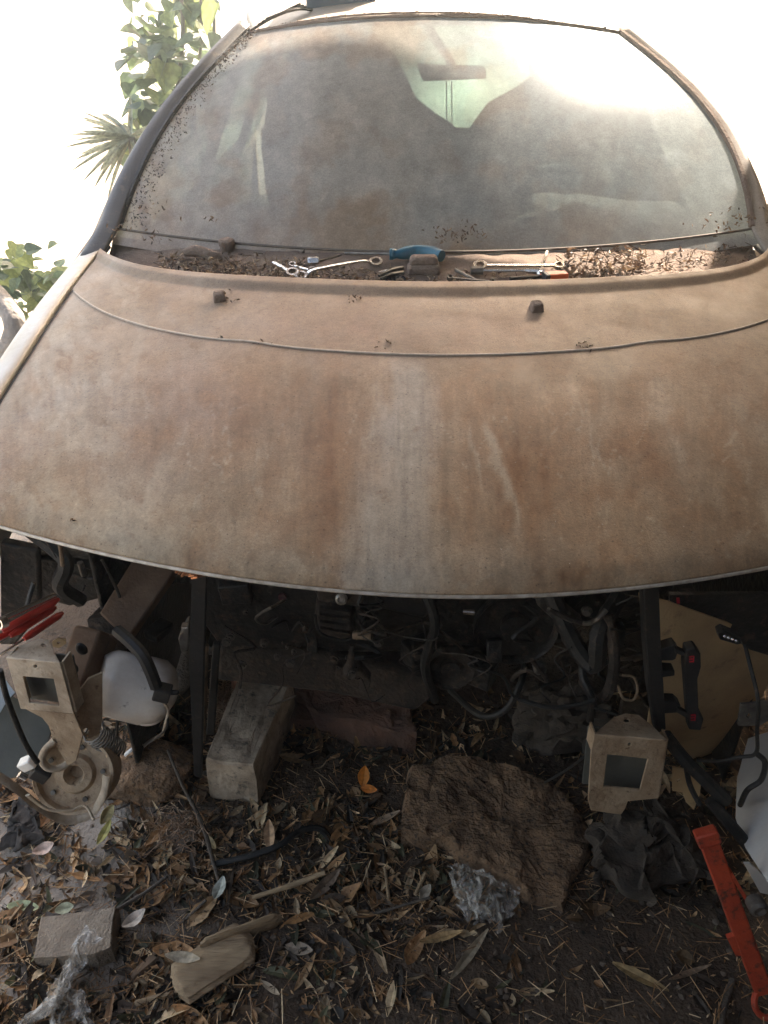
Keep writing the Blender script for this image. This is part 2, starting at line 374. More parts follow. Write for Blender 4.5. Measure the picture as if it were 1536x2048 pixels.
# ---------------------------------------------------------------- ground: one sheet, fine near the camera
def ground_h(x, y):
    near = math.exp(-((x-.1)**2+(y-1.2)**2)/6)
    h = .022*fbm(x*2.3, y*2.3, 3, 4)+.010*fbm(x*11, y*11, 7, 4)*near
    h += .05*math.exp(-(((x+.05)/.5)**2+((y-1.75)/.35)**2))
    return h
def G(px, py, dz=0.0):
    p = PZ(px, py, 0)
    for _ in range(4): p = PZ(px, py, ground_h(p.x, p.y)+dz)
    return p
def build_ground():
    xs = np.concatenate([[-70, -40, -22, -13, -8, -5, -3.6, -2.7, -2.1], np.arange(-1.7, 1.91, .018), [2.2, 2.8, 3.8, 5.5, 9, 15, 25, 45, 70]])
    ys = np.concatenate([[-70, -40, -20, -10, -5, -2, -.8, 0], np.arange(.3, 2.4, .018), [2.6, 2.9, 3.3, 3.9, 4.8, 6, 8, 11, 15, 22, 35, 60, 120]])
    vs = [(x, y, ground_h(x, y)) for y in ys for x in xs]; nx = len(xs)
    fs = [(j*nx+i, j*nx+i+1, (j+1)*nx+i+1, (j+1)*nx+i) for j in range(len(ys)-1) for i in range(nx-1)]
    me = bpy.data.meshes.new('ground'); me.from_pydata(vs, [], fs)
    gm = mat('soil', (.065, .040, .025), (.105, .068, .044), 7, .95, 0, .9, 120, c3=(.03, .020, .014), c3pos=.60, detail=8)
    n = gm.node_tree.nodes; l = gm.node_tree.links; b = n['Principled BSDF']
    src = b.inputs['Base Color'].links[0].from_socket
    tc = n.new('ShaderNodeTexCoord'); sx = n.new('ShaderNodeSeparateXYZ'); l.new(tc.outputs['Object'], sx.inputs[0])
    # dry pale yard far behind; left soil paled to imitate light from the left
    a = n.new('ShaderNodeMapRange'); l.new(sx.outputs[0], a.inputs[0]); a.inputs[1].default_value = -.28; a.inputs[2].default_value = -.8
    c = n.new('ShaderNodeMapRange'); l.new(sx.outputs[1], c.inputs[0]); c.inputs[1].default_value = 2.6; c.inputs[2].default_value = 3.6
    e = n.new('ShaderNodeMapRange'); l.new(sx.outputs[1], e.inputs[0]); e.inputs[1].default_value = 1.32; e.inputs[2].default_value = 1.12  # keeps the paling out of the car's shade
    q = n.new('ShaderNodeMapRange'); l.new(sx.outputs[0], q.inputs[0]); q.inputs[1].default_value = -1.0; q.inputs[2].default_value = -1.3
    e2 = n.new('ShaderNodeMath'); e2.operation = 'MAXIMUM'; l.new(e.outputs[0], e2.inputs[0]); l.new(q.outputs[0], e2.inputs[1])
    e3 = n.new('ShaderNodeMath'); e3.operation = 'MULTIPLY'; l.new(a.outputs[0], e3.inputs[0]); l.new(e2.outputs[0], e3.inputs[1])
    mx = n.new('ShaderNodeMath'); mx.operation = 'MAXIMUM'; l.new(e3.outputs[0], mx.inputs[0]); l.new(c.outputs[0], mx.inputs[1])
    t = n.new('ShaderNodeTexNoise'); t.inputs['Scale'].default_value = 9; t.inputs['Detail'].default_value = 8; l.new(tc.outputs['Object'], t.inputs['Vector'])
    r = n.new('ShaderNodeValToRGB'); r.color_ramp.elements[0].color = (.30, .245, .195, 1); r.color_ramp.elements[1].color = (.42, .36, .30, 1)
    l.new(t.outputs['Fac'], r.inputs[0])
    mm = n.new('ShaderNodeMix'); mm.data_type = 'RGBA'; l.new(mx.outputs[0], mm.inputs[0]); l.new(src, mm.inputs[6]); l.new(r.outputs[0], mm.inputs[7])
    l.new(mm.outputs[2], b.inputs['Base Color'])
    o = bpy.data.objects.new('ground', me); COL.objects.link(o); me.materials.append(gm)
    me.polygons.foreach_set('use_smooth', [True]*len(me.polygons)); tag(o, 'brown soil littered with leaves under the car, pale sunlit yard beyond', kind='structure')
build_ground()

# ---------------------------------------------------------------- unseen roof and walls, added round camera and bonnet to block light
shel = empty('added_shade_roof', (.5, 0, 0)); tag(shel, 'unseen tin roof added to shade the front of the car', 'added_shade_roof')
SX0, SX1, SY0, SY1, SZ = -.75, 3.2, -3.0, 4.2, 3.2
def tin(s, t):
    x = SX0+(SX1-SX0)*s; return (x, SY0+(4.95-1.35*s-SY0)*t, SZ+.018*math.sin(x*80)+.06*t)  # back edge slanted to let sun onto the upper right glass
grid_mesh('shade_sheet', tin, 400, 2, 'tin', shel, solid=.002)
for (x, y) in ((SX0-.15, .15), (SX1-.1, 3.46), (SX0+.08, SY0+.15)):
    bm = B(); tube(bm, [(x, y, 0), (x, y, SZ)], .05, 10, 0); obj('post', bm, 'trunk', shel)
for y, y2 in ((SY0+.1, SY0+.1), (.15, .15), (4.85, 3.50)):
    bm = B(); beam(bm, (SX0-.2, y, SZ-.05), (SX1, y2, SZ-.05), .07, .05); obj('rafter', bm, 'bark', shel)
wl_ = empty('light_block_wall', (3, -1, 0)); tag(wl_, 'unseen rendered walls added to block light behind the viewer and at the sides', 'wall')
bm = B(); box(bm, (3.1, -.6, 1.5), (.15, 4.9, 3.0)); obj('side_block_wall', bm, 'render_wall', wl_)
bm = B(); box(bm, (2.42, 3.45, 1.5), (1.5, .15, 3.0)); obj('sun_block_wall', bm, 'render_wall', wl_)  # added to stop sun reaching the ground on the right
bm = B(); box(bm, (3.1, 2.61, 1.5), (.15, 1.5, 3.0)); obj('side_block_wall', bm, 'render_wall', wl_)
bm = B(); box(bm, (-1.25, -1.95, 1.5), (.15, 2.4, 3.0)); obj('left_block_wall', bm, 'render_wall', wl_)  # added to cut light from the left behind the camera
bm = B(); box(bm, (1.0, -3.22, 1.5), (4.35, .15, 3.0)); obj('end_block_wall', bm, 'render_wall', wl_)

# ================================================================= THE CAR
CY = 1.0
car = empty('car', (XC, 2.6, 0)); tag(car, 'dust covered silver car standing on blocks with its front bumper and lamps removed', 'car')
front_px = [(0, 1040), (150, 1078), (300, 1111), (450, 1138), (600, 1157), (750, 1169), (870, 1175), (940, 1177)]
seam_px = [(140, 572), (165, 600), (200, 625), (300, 655), (420, 680), (560, 696), (700, 706), (840, 711), (890, 711)]
cowl_px = [(188, 488), (200, 504), (225, 520), (260, 532), (320, 545), (450, 558), (600, 566), (750, 571), (880, 573)]
def curve(pxs, ext=None, deg=3):
    pts = [PH(*p) for p in pxs]; us = [abs(p.x-XC) for p in pts]; ys = [p.y for p in pts]
    if ext: us.insert(0, ext[0]); ys.insert(0, ext[1])
    us[-1] = 0; k = np.argsort(us); us = np.array(us)[k]; ys = np.array(ys)[k]
    cf = np.polyfit(us**2, ys, deg)
    return lambda u: float(np.polyval(cf, min(abs(u), .83)**2))
yf = curve(front_px, None, 2); ys_ = curve(seam_px); yc = curve(cowl_px)
HW = lambda y: float(np.interp(y, [.8, 1.0, 1.18, 1.40, 1.62, 1.85], [.815, .81, .80, .795, .80, .80]))   # half width of the bonnet
def smoothstep(a, b, x):
    t = min(max((x-a)/(b-a), 0), 1); return t*t*(3-2*t)
def gauss(dx, dy): return math.exp(-(dx*dx+dy*dy))
DUST = np.array((.280, .188, .122)); RUST = np.array((.205, .092, .040)); GREY = np.array((.325, .275, .232)); PALE = np.array((.40, .325, .245)); PINK = np.array((.25, .14, .095))
def hood_col(p):
    px, py = to_px(*p); c = DUST.copy()
    w1 = fbm(px*.006, py*.004, 1)*.5; w2 = fbm(px*.02, py*.008, 2); w3 = fbm(px*.012, py*.012, 4); w4 = fbm(px*.045, py*.02, 9)
    c = c*(1+.10*w3)
    def mixc(c, t, k): k = min(max(k, 0), 1); return c*(1-k)+t*k
    # brown stains with torn, run-down edges
    wx = px+55*fbm(px*.009, py*.006, 31, 5); wy = py+45*fbm(px*.010, py*.007, 41, 5)
    run = fbm(wx*.028, wy*.0055, 51, 5)
    fan = (px-850)/(1+.0011*(py-700)) if py > 700 else px-850
    v1 = fbm(fan*.020+3, wy*.0035, 61, 5)
    lo = smoothstep(700, 780, py)
    c = mixc(c, RUST, .26*smoothstep(.0, .35, v1)*lo*(.6+.5*smoothstep(-.2, .3, run)))
    c = mixc(c, PALE, .20*smoothstep(.05, .35, -v1)*lo*smoothstep(-.3, .2, run))
    blot = fbm(wx*.013, wy*.013, 71, 6)
    c = mixc(c, PALE, .28*smoothstep(.16, .24, blot)*smoothstep(560, 200, px))
    c = mixc(c, RUST*.9, .18*smoothstep(.15, .30, -blot))
    c = mixc(c, RUST, .75*gauss((px-400-40*w1)/150, (py-810)/110)*(.75+.6*w2))
    c = mixc(c, RUST, .85*gauss((px-655-.1*(900-py)-60*w1)/65, (py-880)/190)*(.8+.6*w2))
    c = mixc(c, RUST, .85*gauss((px-1010+.15*(900-py)-70*w1)/95, (py-900)/230)*(.85+.7*w2))
    c = mixc(c, RUST, .55*gauss((px-1270)/210, (py-900)/160)*(.7+.8*w3))
    c = mixc(c, RUST, .45*gauss((px-1130)/80, (py-1150)/30)*(1+w4))
    c = mixc(c, PINK, .65*gauss((px-840)/330, (py-655)/60)*(.9+.6*w3))
    c = mixc(c, RUST, .3*smoothstep(.05, .4, w3)*smoothstep(640, 760, py))
    # centre band where rain has run
    cx = 800+8*math.sin(py*.01)-.05*(py-900); hw = 40+.13*max(py-700, 0)
    k = math.exp(-((px-cx+25*w2)/hw)**4)*smoothstep(690, 760, py)*(.85+.25*w2)
    c = mixc(c, GREY, .85*k)
    # paler patches, lower left and near the front lip
    c = mixc(c, PALE, .55*smoothstep(-.05, .35, w1+.3*w3)*smoothstep(900, 1000, py)*smoothstep(640, 350, px))
    c = mixc(c, PALE, .40*gauss((px-90)/160, (py-760)/160)*(1+w4))
    c = mixc(c, PALE, .55*gauss((px-640)/70, (py-1118)/26)*smoothstep(-.2, .2, w3+.3))
    c = mixc(c, PALE, .30*gauss((px-950)/130, (py-1130)/50))
    # tide lines and torn edges where water has dried
    ln = abs(fbm(px*.011+7, py*.0045, 81, 3)); l2 = abs(fbm(px*.007, py*.010+3, 91, 4))
    c = mixc(c, PALE, .34*smoothstep(.030, .004, ln)*smoothstep(.0, .25, w4+.15)*smoothstep(760, 860, py))
    c = mixc(c, RUST*.8, .30*smoothstep(.035, .008, l2)*smoothstep(-.05, .2, -w4))
    st = fbm(px*.16, py*.012, 15, 3)
    c = c*(1+.10*smoothstep(.2, .5, st)*lo-.08*smoothstep(.2, .5, -st)*lo)
    c = mixc(c, RUST, .45*gauss((px-655)/46, (py-1000)/120)*smoothstep(-.25, .15, run))
    c = mixc(c, RUST, .55*gauss((px-1035-.16*(py-950))/40, (py-960)/130)*smoothstep(-.3, .1, run))
    # wiggly light run on the right of the centre
    xx = 975+.30*(py-850)+14*w2+6*w4
    c = mixc(c, PALE*1.02, .62*math.exp(-((px-xx)/9)**2)*smoothstep(835, 870, py)*smoothstep(1120, 1020, py))
    c = mixc(c, PALE*1.02, .45*math.exp(-((px-xx+42)/6)**2)*smoothstep(845, 870, py)*smoothstep(1000, 940, py))
    # narrow dark trickle marks in the brown zones
    s = fbm(px*.05, py*.004, 12, 4)
    c = c*(1-.14*smoothstep(.1, .5, s)*smoothstep(740, 850, py)*gauss((px-860)/420, 0))
    c = c*(1+(np.array((1.04, 1.0, .88))-1)*smoothstep(800, 1050, py))
    # dirt collected along the seams and lip
    c = c*(1-.20*smoothstep(.0, .45, w4)*smoothstep(1080, 1150, py))
    return (*c, 1)
def hood_pt(s, t):
    u = (s*2-1)
    y1 = ys_(u*.80); y0 = yf(u*.815)
    y = y0+(y1-.0012-y0)*t; x = u*HW(y)
    z = hood_z(XC+x, y)
    # front lip rolls over and the side edge too
    z -= .012*math.exp(-((y-y0)/.012))
    z -= .006*math.exp(-((1-abs(u))/.012))
    # shallow pressed relief
    z += .004*math.exp(-((abs(x)-.36)/.05)**2)*smoothstep(0, .3, t)
    return Vector((XC+x, y, z))
hood = grid_mesh('hood', hood_pt, 400, 330, 'hood', car, hood_col, solid=.012)
bm = B(); tube(bm, [hood_pt(s, 0)+Vector((0, -.001, -.003)) for s in np.linspace(0, 1, 60)], .0028, 6, 0)
obj('rolled_edge', bm, mat('worn_silver_edge', (.50, .44, .37), (.32, .26, .2), 60, .4, .4, .1), hood)
def cowl_pt(s, t):
    u = s*2-1; ya = ys_(u*.80)+.0005; yb = yc(u*.80)
    y = ya+(yb-ya)*t; x = u*.80
    return Vector((XC+x, y, hood_z(XC+x, y)+.0003+.010*smoothstep(.80, .92, t)))
cowl = grid_mesh('cowl_panel', cowl_pt, 300, 70, 'hood', car, hood_col, solid=.006)
bm = B(); tube(bm, [hood_pt(s, 1)+Vector((0, .003, .0012)) for s in np.linspace(.005, .995, 120)], .0022, 6, 0)
obj('seam_highlight', bm, mat('pale_seam_highlight', (.55, .45, .36), (.42, .33, .26), 90, .9, 0, .3), hood)  # pale line put in as the seam's highlight
# washer nozzles on the cowl panel
for px, py in ((440, 600), (1072, 620)):
    c = PH(px, py); nm = Vector((0, -.3, 1)).normalized(); F = frame(nm, (0, 1, 0))
    bm = B(); box(bm, c+nm*.008, (.026, .024, .020), F @ Matrix.Rotation(R(14), 3, 'Z'), .75)
    nz_ = obj('washer_nozzle', bm, 'dirtlump', cowl, bevel=.003)
# scuttle trough behind the cowl edge
def trough_pt(s, t):
    u = s*2-1; y0 = yc(u*.80); yb = gB(u).y+.012
    k = [0, .08, .25, .75, 1]; zz = [hood_z(XC+u*.8, y0)-.004, 1.060, 1.056, 1.076, gB(u).z-.004]
    y = y0+(yb-y0)*t; return Vector((XC+u*.80, y, float(np.interp(t, k, zz))-.02*abs(u)**3+.003*fbm(u*20, t*9)))
def gB(u): return Vector((XC+.775*u+.015*max(u, 0), 1.82+.15*u*u, 1.084+.014*u*u))
def gT(u): return Vector((XC+.515*u+.05*max(u, 0), 2.5+.12*u*u, 1.524-.045*u*u))
def bow(t): return .038*math.sin(math.pi*min(max(t, 0), 1)**.9)
grid_mesh('scuttle_tray', trough_pt, 120, 24, mat('scuttle_dirt', (.17, .112, .08), (.10, .068, .05), 14, .95, 0, .5, 300, c3=(.22, .16, .12)), car)
# windscreen
def ws_pt(s, t):
    u = s*2-1; t = min(t, 1)
    # rounded lower corners
    a = gB(u); b = gT(u); p = a.lerp(b, t)
    n_ = Vector((0, -.5, .85)); bul = .045*math.sin(math.pi*t)*(1-.5*u*u)
    return p+n_*bul+Vector((bow(t)*u*(1.9 if u > 0 else 1), 0, 0))
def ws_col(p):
    px, py = to_px(*p); c = np.array((.47, .45, .42)); c = c*np.array((1.0, .95, .90)); kk = smoothstep(750, 1150, px)*.8+.3*smoothstep(250, 60, py); c = c*(1-min(kk, 1))+np.array((.33, .40, .44))*min(kk, 1)  # film turned bluish at right and top to imitate the glare's cyan fringe
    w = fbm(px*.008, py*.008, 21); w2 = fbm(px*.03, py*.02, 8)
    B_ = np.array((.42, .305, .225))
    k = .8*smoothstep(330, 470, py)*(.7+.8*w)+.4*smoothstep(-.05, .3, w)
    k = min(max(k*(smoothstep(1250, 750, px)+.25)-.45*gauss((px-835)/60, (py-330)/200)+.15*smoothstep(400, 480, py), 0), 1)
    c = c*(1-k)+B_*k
    uu = abs((p.x-XC)/max(.3, .775-.26*(p.z-1.08)/.44)); cov = .66
    cov += .30*smoothstep(.80, .96, uu)+.18*smoothstep(400, 480, py)+.10*w
    cov -= .12*gauss((px-1230)/230, (py-260)/190); cov -= .30*gauss((px-940)/95, (py-190)/60)+.03*gauss((px-440)/80, (py-330)/130)+.12*gauss((px-830)/50, (py-430)/80)
    c = c*(1-.10*smoothstep(.80, .96, uu))
    # smears left by hands and rain, and brown mud blotches
    ln = abs(fbm(px*.010+1, py*.014, 101, 4)); c = c*(1+.10*smoothstep(.05, .0, ln)*smoothstep(-.1, .3, w2))
    bl = fbm(px*.012, py*.012, 111, 6); c = c*(1-.22*smoothstep(.0, .4, bl)*smoothstep(900, 600, px))+B_*.22*smoothstep(.12, .35, bl)*smoothstep(900, 600, px)
    for ax_, ay_, rr in ((560, 520, 190), (600, 560, 330), (1250, 620, 330)):
        dd = math.hypot(px-ax_, py-ay_)-rr-14*w; c = c*(1+.12*math.exp(-(dd/7)**2)*smoothstep(-.2, .3, w2)); cov -= .05*math.exp(-(dd/10)**2)
    return (*(c*(1+.14*w2)), cov)
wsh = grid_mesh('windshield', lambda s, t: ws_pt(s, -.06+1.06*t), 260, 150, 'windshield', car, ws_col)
# dark rubber moulding round the glass; right side coloured pale to imitate glare
def edge_path(off=0):
    return [[ws_pt(s, t) for t in np.linspace(0, 1, 16)] for s in (0, 1)]
for path in edge_path():
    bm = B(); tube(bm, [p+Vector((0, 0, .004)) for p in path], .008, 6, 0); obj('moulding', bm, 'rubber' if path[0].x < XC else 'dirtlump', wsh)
bm = B(); tube(bm, [ws_pt(s, 1)+Vector((0, 0, .001)) for s in np.linspace(0, 1, 30)], .006, 6, 0, wob=.3); obj('top_moulding', bm, 'dirtlump', wsh)
bm = B(); tube(bm, [ws_pt(s, 0)+Vector((0, -.002, .000)) for s in np.linspace(0, 1, 40)], .003, 6, 0); obj('moulding', bm, mat('lower_glass_seal', (.10, .075, .06), (.16, .12, .09), 60), wsh)
# pillars: dark inner strip + dusty painted outer strip; right pillar coloured paler for sun glare
for sg, nm in ((-1, 0), (1, 1)):
    def pil(s, t, sg=sg):
        t = -.16+1.18*t; a = gB(sg); b = gT(sg); base = a.lerp(b, t)
        out = Vector((sg, .18, 0)).normalized()
        if t < .1: base = base+Vector((-sg*.10*(.1-t)**1.5, -.02*(.1-t), .0))
        base = base+Vector((sg*bow(t)*(1.9 if sg > 0 else 1), 0, .012*math.sin(math.pi*min(max(t, 0), 1)))); w = .062-.018*t
        z = .014*math.sin(s*math.pi*.5)-.05*max(0, s-.55)**1.3*2.2
        return base+out*(w*s)+Vector((0, 0, .006+z))
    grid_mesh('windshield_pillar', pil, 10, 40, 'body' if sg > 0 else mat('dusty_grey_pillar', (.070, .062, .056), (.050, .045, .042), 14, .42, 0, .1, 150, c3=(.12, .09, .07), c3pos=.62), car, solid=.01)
    def drip(s, t, sg=sg):
        t = -.13+1.15*t; a = gB(sg); b = gT(sg); base = a.lerp(b, t); out = Vector((sg, .18, 0)).normalized()
        base = base+Vector((sg*bow(t)*(1.9 if sg > 0 else 1), 0, .012*math.sin(math.pi*min(max(t, 0), 1)))); w = .062-.018*t
        return base+out*(w+.016*s)+Vector((0, 0, -.012-.04*s))
    grid_mesh('drip_rail', drip, 4, 30, 'body', car, solid=.008)
# roof
def roof_pt(s, t):
    u = s*2-1; f = gT(u)
    L = 2.75; y = f.y+L*t*(1-.04*u*u); half = .515+.075*smoothstep(0, .25, t)+.02*math.sin(math.pi*t)
    z = f.z+.075*math.sin(min(t*2.2, 1)*math.pi/2)-.12*max(t-.55, 0)**2*4-.02*abs(u)**6
    return Vector((XC+u*half, y, z))
roof = grid_mesh('roof', roof_pt, 60, 60, 'body', car, solid=.02)
bm = B(); tube(bm, [roof_pt(s, .022)+Vector((0, 0, .001)) for s in np.linspace(.03, .97, 50)], .004, 6, 0, wob=.5); obj('roof_seam', bm, 'dirtlump', roof)
# fenders: strip from the bonnet edge outwards and down
def fender(sg):
    def f(s, t):
        y = .98+(2.05-.98)*t
        x = HW(y)+.006; z = hood_z(XC+sg*x, y)-.005
        k = [0, .15, .35, .6, 1]; xo = [0, .045, .085, .10, .10]; zo = [0, -.008, -.05, -.16, -.34]
        return Vector((XC+sg*(x+float(np.interp(s, k, xo))), y, z+float(np.interp(s, k, zo))-.02*(1-t)*s))
    return f
for sg in (-1, 1): grid_mesh('fender', fender(sg), 16, 40, 'fender', car, solid=.01)
# black gap line at the bonnet edge
for sg in (-1, 1):
    bm = B(); tube(bm, [(XC+sg*(HW(y)+.003), y, hood_z(XC+sg*HW(y), y)-.011) for y in np.linspace(.98, 1.95, 24)], .005, 6, 0); obj('gap_seal', bm, 'black_plastic', car)
# body sides behind: doors, side windows, tail
for sg in (-1, 1):
    X = XC+sg*.895
    def side(s, t, sg=sg):
        y = 2.05+3.05*s; z = .25+.64*t
        return Vector((XC+sg*(.90-.03*(t-.5)**2-.04*max(0, s-.8)), y, z))
    grid_mesh('door', side, 24, 12, 'body', car, solid=.03)
    def win(s, t, sg=sg):
        y0 = 2.25+.62*t; y1 = 5.05-.12*t; y = y0+(y1-y0)*s
        return Vector((XC+sg*(.865-.265*t), y, .89+.58*t))
    gw = grid_mesh('side_window', win, 16, 4, 'side_glass' if sg < 0 else 'shaded_glass', car)
    for yy in (3.25, 4.35) if sg < 0 else (2.75, 3.05, 3.35, 4.35):
        bm = B(); beam(bm, (XC+sg*.868, yy, .89), (XC+sg*.61, yy+.05, 1.47), .03, .12, (0, 1, 0)); obj('door_pillar', bm, 'black_plastic', car)
bm = B(); box(bm, (XC, 5.1, .57), (1.72, .05, .64)); obj('tailgate', bm, 'body', car, bevel=.02)
grid_mesh('rear_window', lambda s, t: Vector((XC+(s*2-1)*(.72-.12*t), 5.1+.03*t, .89+.60*t)), 8, 4, make_glass('dusty_rear_glass', .2, (.62, .85, .80), (.3, .3, .27)), car)
for sg in (-1, 1):
    bm = B(); beam(bm, (XC+sg*.80, 5.08, 1.05), (XC+sg*.63, 5.10, 1.52), .05, .16, (0, 1, 0)); obj('rear_pillar', bm, 'body', car)
bm = B(); box(bm, (XC, 3.5, .35), (1.7, 3.2, .06)); obj('floor_pan', bm, 'black_plastic', car)
# wheels
for sg in (-1, 1):
    for y in (1.95, 4.55):
        c = Vector((XC+sg*.80, y, .31))
        bm = B(); lathe(bm, c, (sg, 0, 0), [(.19, -.09), (.29, -.10), (.31, -.07), (.31, .07), (.29, .10), (.19, .09), (.19, -.09)], 36); w_ = obj('wheel', bm, 'rubber', car)
        bm = B(); lathe(bm, c, (sg, 0, 0), [(.19, .085), (.175, .05), (.08, .04), (.06, .06), (0, .06)], 30); obj('rim', bm, 'dull_steel', w_)
# interior
nY0 = Vector((0, 1, 0))
def dashp(s, t):
    u = s*2-1; y = 1.98+.42*t; return Vector((XC+u*.74, y+.1*u*u, 1.05+.02*math.sin(t*3)+(.05*math.exp(-((u-.5)/.25)**2))*t-.25*max(t-.85, 0)*4))
grid_mesh('dashboard', dashp, 40, 16, 'dash', car, solid=.02)
bm = B(); box(bm, (XC, 2.35, .85), (1.5, .05, .4)); obj('bulkhead', bm, 'dash', car)
for out, cx in (([(545, 470), (520, 300), (535, 190), (575, 110), (640, 62), (730, 60), (790, 110), (835, 205), (880, 240), (925, 268), (932, 330), (930, 470)], XC-.30),
                ([(940, 470), (938, 300), (950, 262), (985, 215), (1045, 182), (1095, 145), (1130, 100), (1165, 92), (1188, 115), (1196, 200), (1200, 330), (1200, 470)], XC+.36)):
    bm = B(); plate(bm, [PY(a, b, 2.95) for a, b in out], .15, nrm=nY0); st = obj('front_seat', bm, 'seat', car, bevel=.03)
    bm = B(); box(bm, (cx, 2.72, .60), (.50, .45, .16)); obj('seat_cushion', bm, 'seat', st, bevel=.04)
bm = B(); c = Vector((XC+.42, 2.45, .98)); F = frame((0, -.9, .55))
tube(bm, [c+F @ Vector((.18*math.cos(a), .18*math.sin(a), 0)) for a in np.linspace(0, 2*math.pi, 33)], .014, 8, 0)
for a in (R(200), R(340), R(270)): beam(bm, c, c+F @ Vector((.17*math.cos(a), .17*math.sin(a), 0)), .03, .015)
lathe(bm, c, F @ Vector((0, 0, 1)), [(.06, -.03), (.06, .02), (.04, .035), (0, .035)], 20); obj('steering_wheel', bm, 'black_plastic', car)
# rear view mirror, seen through the glass
mp = [PY(833, 128, 2.42), PY(970, 133, 2.42), PY(974, 158, 2.42), PY(845, 163, 2.42)]
bm = B(); plate(bm, mp, .03, nrm=Vector((0, 1, 0))); rvm = obj('rear_view_mirror', bm, 'black_plastic', car, bevel=.006)
bm = B(); tube(bm, [PY(905, 130, 2.44), Vector((XC, 2.47, 1.50))], .012, 8, 0); obj('mirror_stalk', bm, 'black_plastic', rvm)
# charm hanging from the mirror
ch = empty('hanging_charm', PY(900, 162, 2.44)); tag(ch, 'small charm on two thin cords hanging below the rear view mirror', 'charm')
for px in (893, 903):
    bm = B(); tube(bm, [PY(px, 162, 2.44), PY(px+1, 250, 2.44), PY(900, 268, 2.44)], .0015, 5, 4); obj('cord', bm, 'white_panel', ch)
bm = B(); rough_blob(bm, PY(901, 277, 2.44), (.016, .008, .016), sub=2); obj('pendant', bm, 'white_panel', ch)

# ---------------------------------------------------------------- engine bay
for sg in (-1, 1):                                    # inner wings and dark bay sides
    def inner(s, t, sg=sg):
        y = 1.16+.80*s; return Vector((XC+sg*(.70-.03*t), y, .02+.82*t+.02*fbm(s*5, t*5)))
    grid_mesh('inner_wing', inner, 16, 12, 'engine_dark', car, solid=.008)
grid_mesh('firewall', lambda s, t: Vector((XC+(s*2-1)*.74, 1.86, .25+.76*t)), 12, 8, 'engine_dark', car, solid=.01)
for sg in (-1, 1):                                    # suspension towers
    bm = B(); lathe(bm, (XC+sg*.53, 1.6, .60), (0, 0, 1), [(.13, 0), (.12, .25), (.08, .28), (0, .28)], 24); obj('strut_tower', bm, 'engine_dark', car)
eng = bpy.data.objects.new('engine', None)
bm = B(); box(bm, (XC-.12, 1.38, .57), (.56, .34, .36)); box(bm, (XC+.27, 1.42, .56), (.26, .30, .30)); rough_blob(bm, (XC+.42, 1.40, .52), (.15, .16, .15), sub=3, amp=.12)
lathe(bm, (XC+.18, 1.22, .60), (0, 1, 0), [(.13, 0), (.14, .02), (.14, .2)], 24)
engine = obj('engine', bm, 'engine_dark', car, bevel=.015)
YE = 1.20                                            # plane of the engine's front face
nY = Vector((0, 1, 0)); p0 = Vector((0, YE, 0))
def epl(name, pts, th, m, y=YE, holes=(), bevel=.003, parent=None):
    bm = B(); plate(bm, [PY(a, b, y) for a, b in pts], th, [[PY(a, b, y) for a, b in h] for h in holes], nY)
    return obj(name, bm, m, parent or engine, bevel=bevel)
epl('timing_cover', [(398, 1120), (632, 1140), (640, 1240), (600, 1297), (440, 1292), (410, 1250)], .05, 'engine_dark', 1.16)
epl('oil_pan', [(430, 1290), (640, 1308), (860, 1350), (885, 1378), (830, 1425), (640, 1385), (430, 1362)], .20, 'engine_brown', 1.19, bevel=.012)
epl('top_cover', [(600, 1120), (880, 1120), (890, 1190), (850, 1240), (720, 1210), (635, 1200)], .06, 'black_plastic', 1.13, bevel=.008)
for k in range(5): epl('rib', [(650+k*38, 1150+k*2), (658+k*38, 1150+k*2), (658+k*38, 1205), (650+k*38, 1205)], .02, 'black_plastic', 1.118, bevel=.001)
bx_ = epl('alternator', [(632, 1205), (702, 1220), (708, 1275), (690, 1283), (640, 1270), (628, 1240)], .07, 'engine_brown', 1.12, bevel=.008)
for k in range(4): epl('fin', [(640, 1216+k*14), (700, 1226+k*14), (700, 1230+k*14), (640, 1220+k*14)], .012, 'engine_brown', 1.112, bevel=0)
for px, py, r in ((457, 1150, 9), (543, 1163, 9), (461, 1273, 8), (529, 1284, 9), (588, 1302, 5), (575, 1291, 4)):
    c = PY(px, py, 1.155); q = r/FPX*1.35
    bm = B(); lathe(bm, c, (0, -1, .2), [(q*1.35, 0), (q*1.35, .003), (q, .003), (q, .010), (q*.55, .011), (q*.5, .006), (0, .006)], 12); obj('bolt', bm, 'dull_steel', engine)
c = PY(565, 1192, 1.155); bm = B(); lathe(bm, c, (0, -1, .1), [(.008, 0), (.008, .006), (.004, .007), (0, .004)], 12); obj('red_plug', bm, mat('dull_red_plug', (.12, .02, .02), (.05, .015, .015), 60), engine)
epl('sensor_plate', [(633, 1178), (728, 1190), (726, 1215), (636, 1202)], .012, 'engine_brown', 1.105)
c = PY(683, 1197, 1.10); bm = B(); lathe(bm, c, (0, -.9, .4), [(.0115, 0), (.0115, .006), (.0075, .008), (.0065, .003), (.003, .003), (.003, .005), (0, .005)], 16)
o_ = obj('hose_union', bm, mat('bright_aluminium', (.42, .38, .33), (.2, .17, .14), 90, rough=.4, metal=.7, bump=0), engine)
bm = B(); tube(bm, [PY(707, 1270, 1.10), PY(744, 1272, 1.09)], .0085, 10, 0, rib=0)
for k in range(3): lathe(bm, PY(714+k*12, 1270, 1.10), (1, 0, 0), [(.0088, -.002), (.0100, 0), (.0088, .002)], 10)
obj('plug_connector', bm, 'tan_fitting', engine)
bm = B(); tube(bm, [PY(703, 1290, 1.10), PY(702, 1312, 1.10), PY(700, 1330, 1.10), PY(696, 1350, 1.10)], [.004, .007, .010, .014], 10, 3, wob=.3); obj('sender_cone', bm, 'engine_brown', engine)
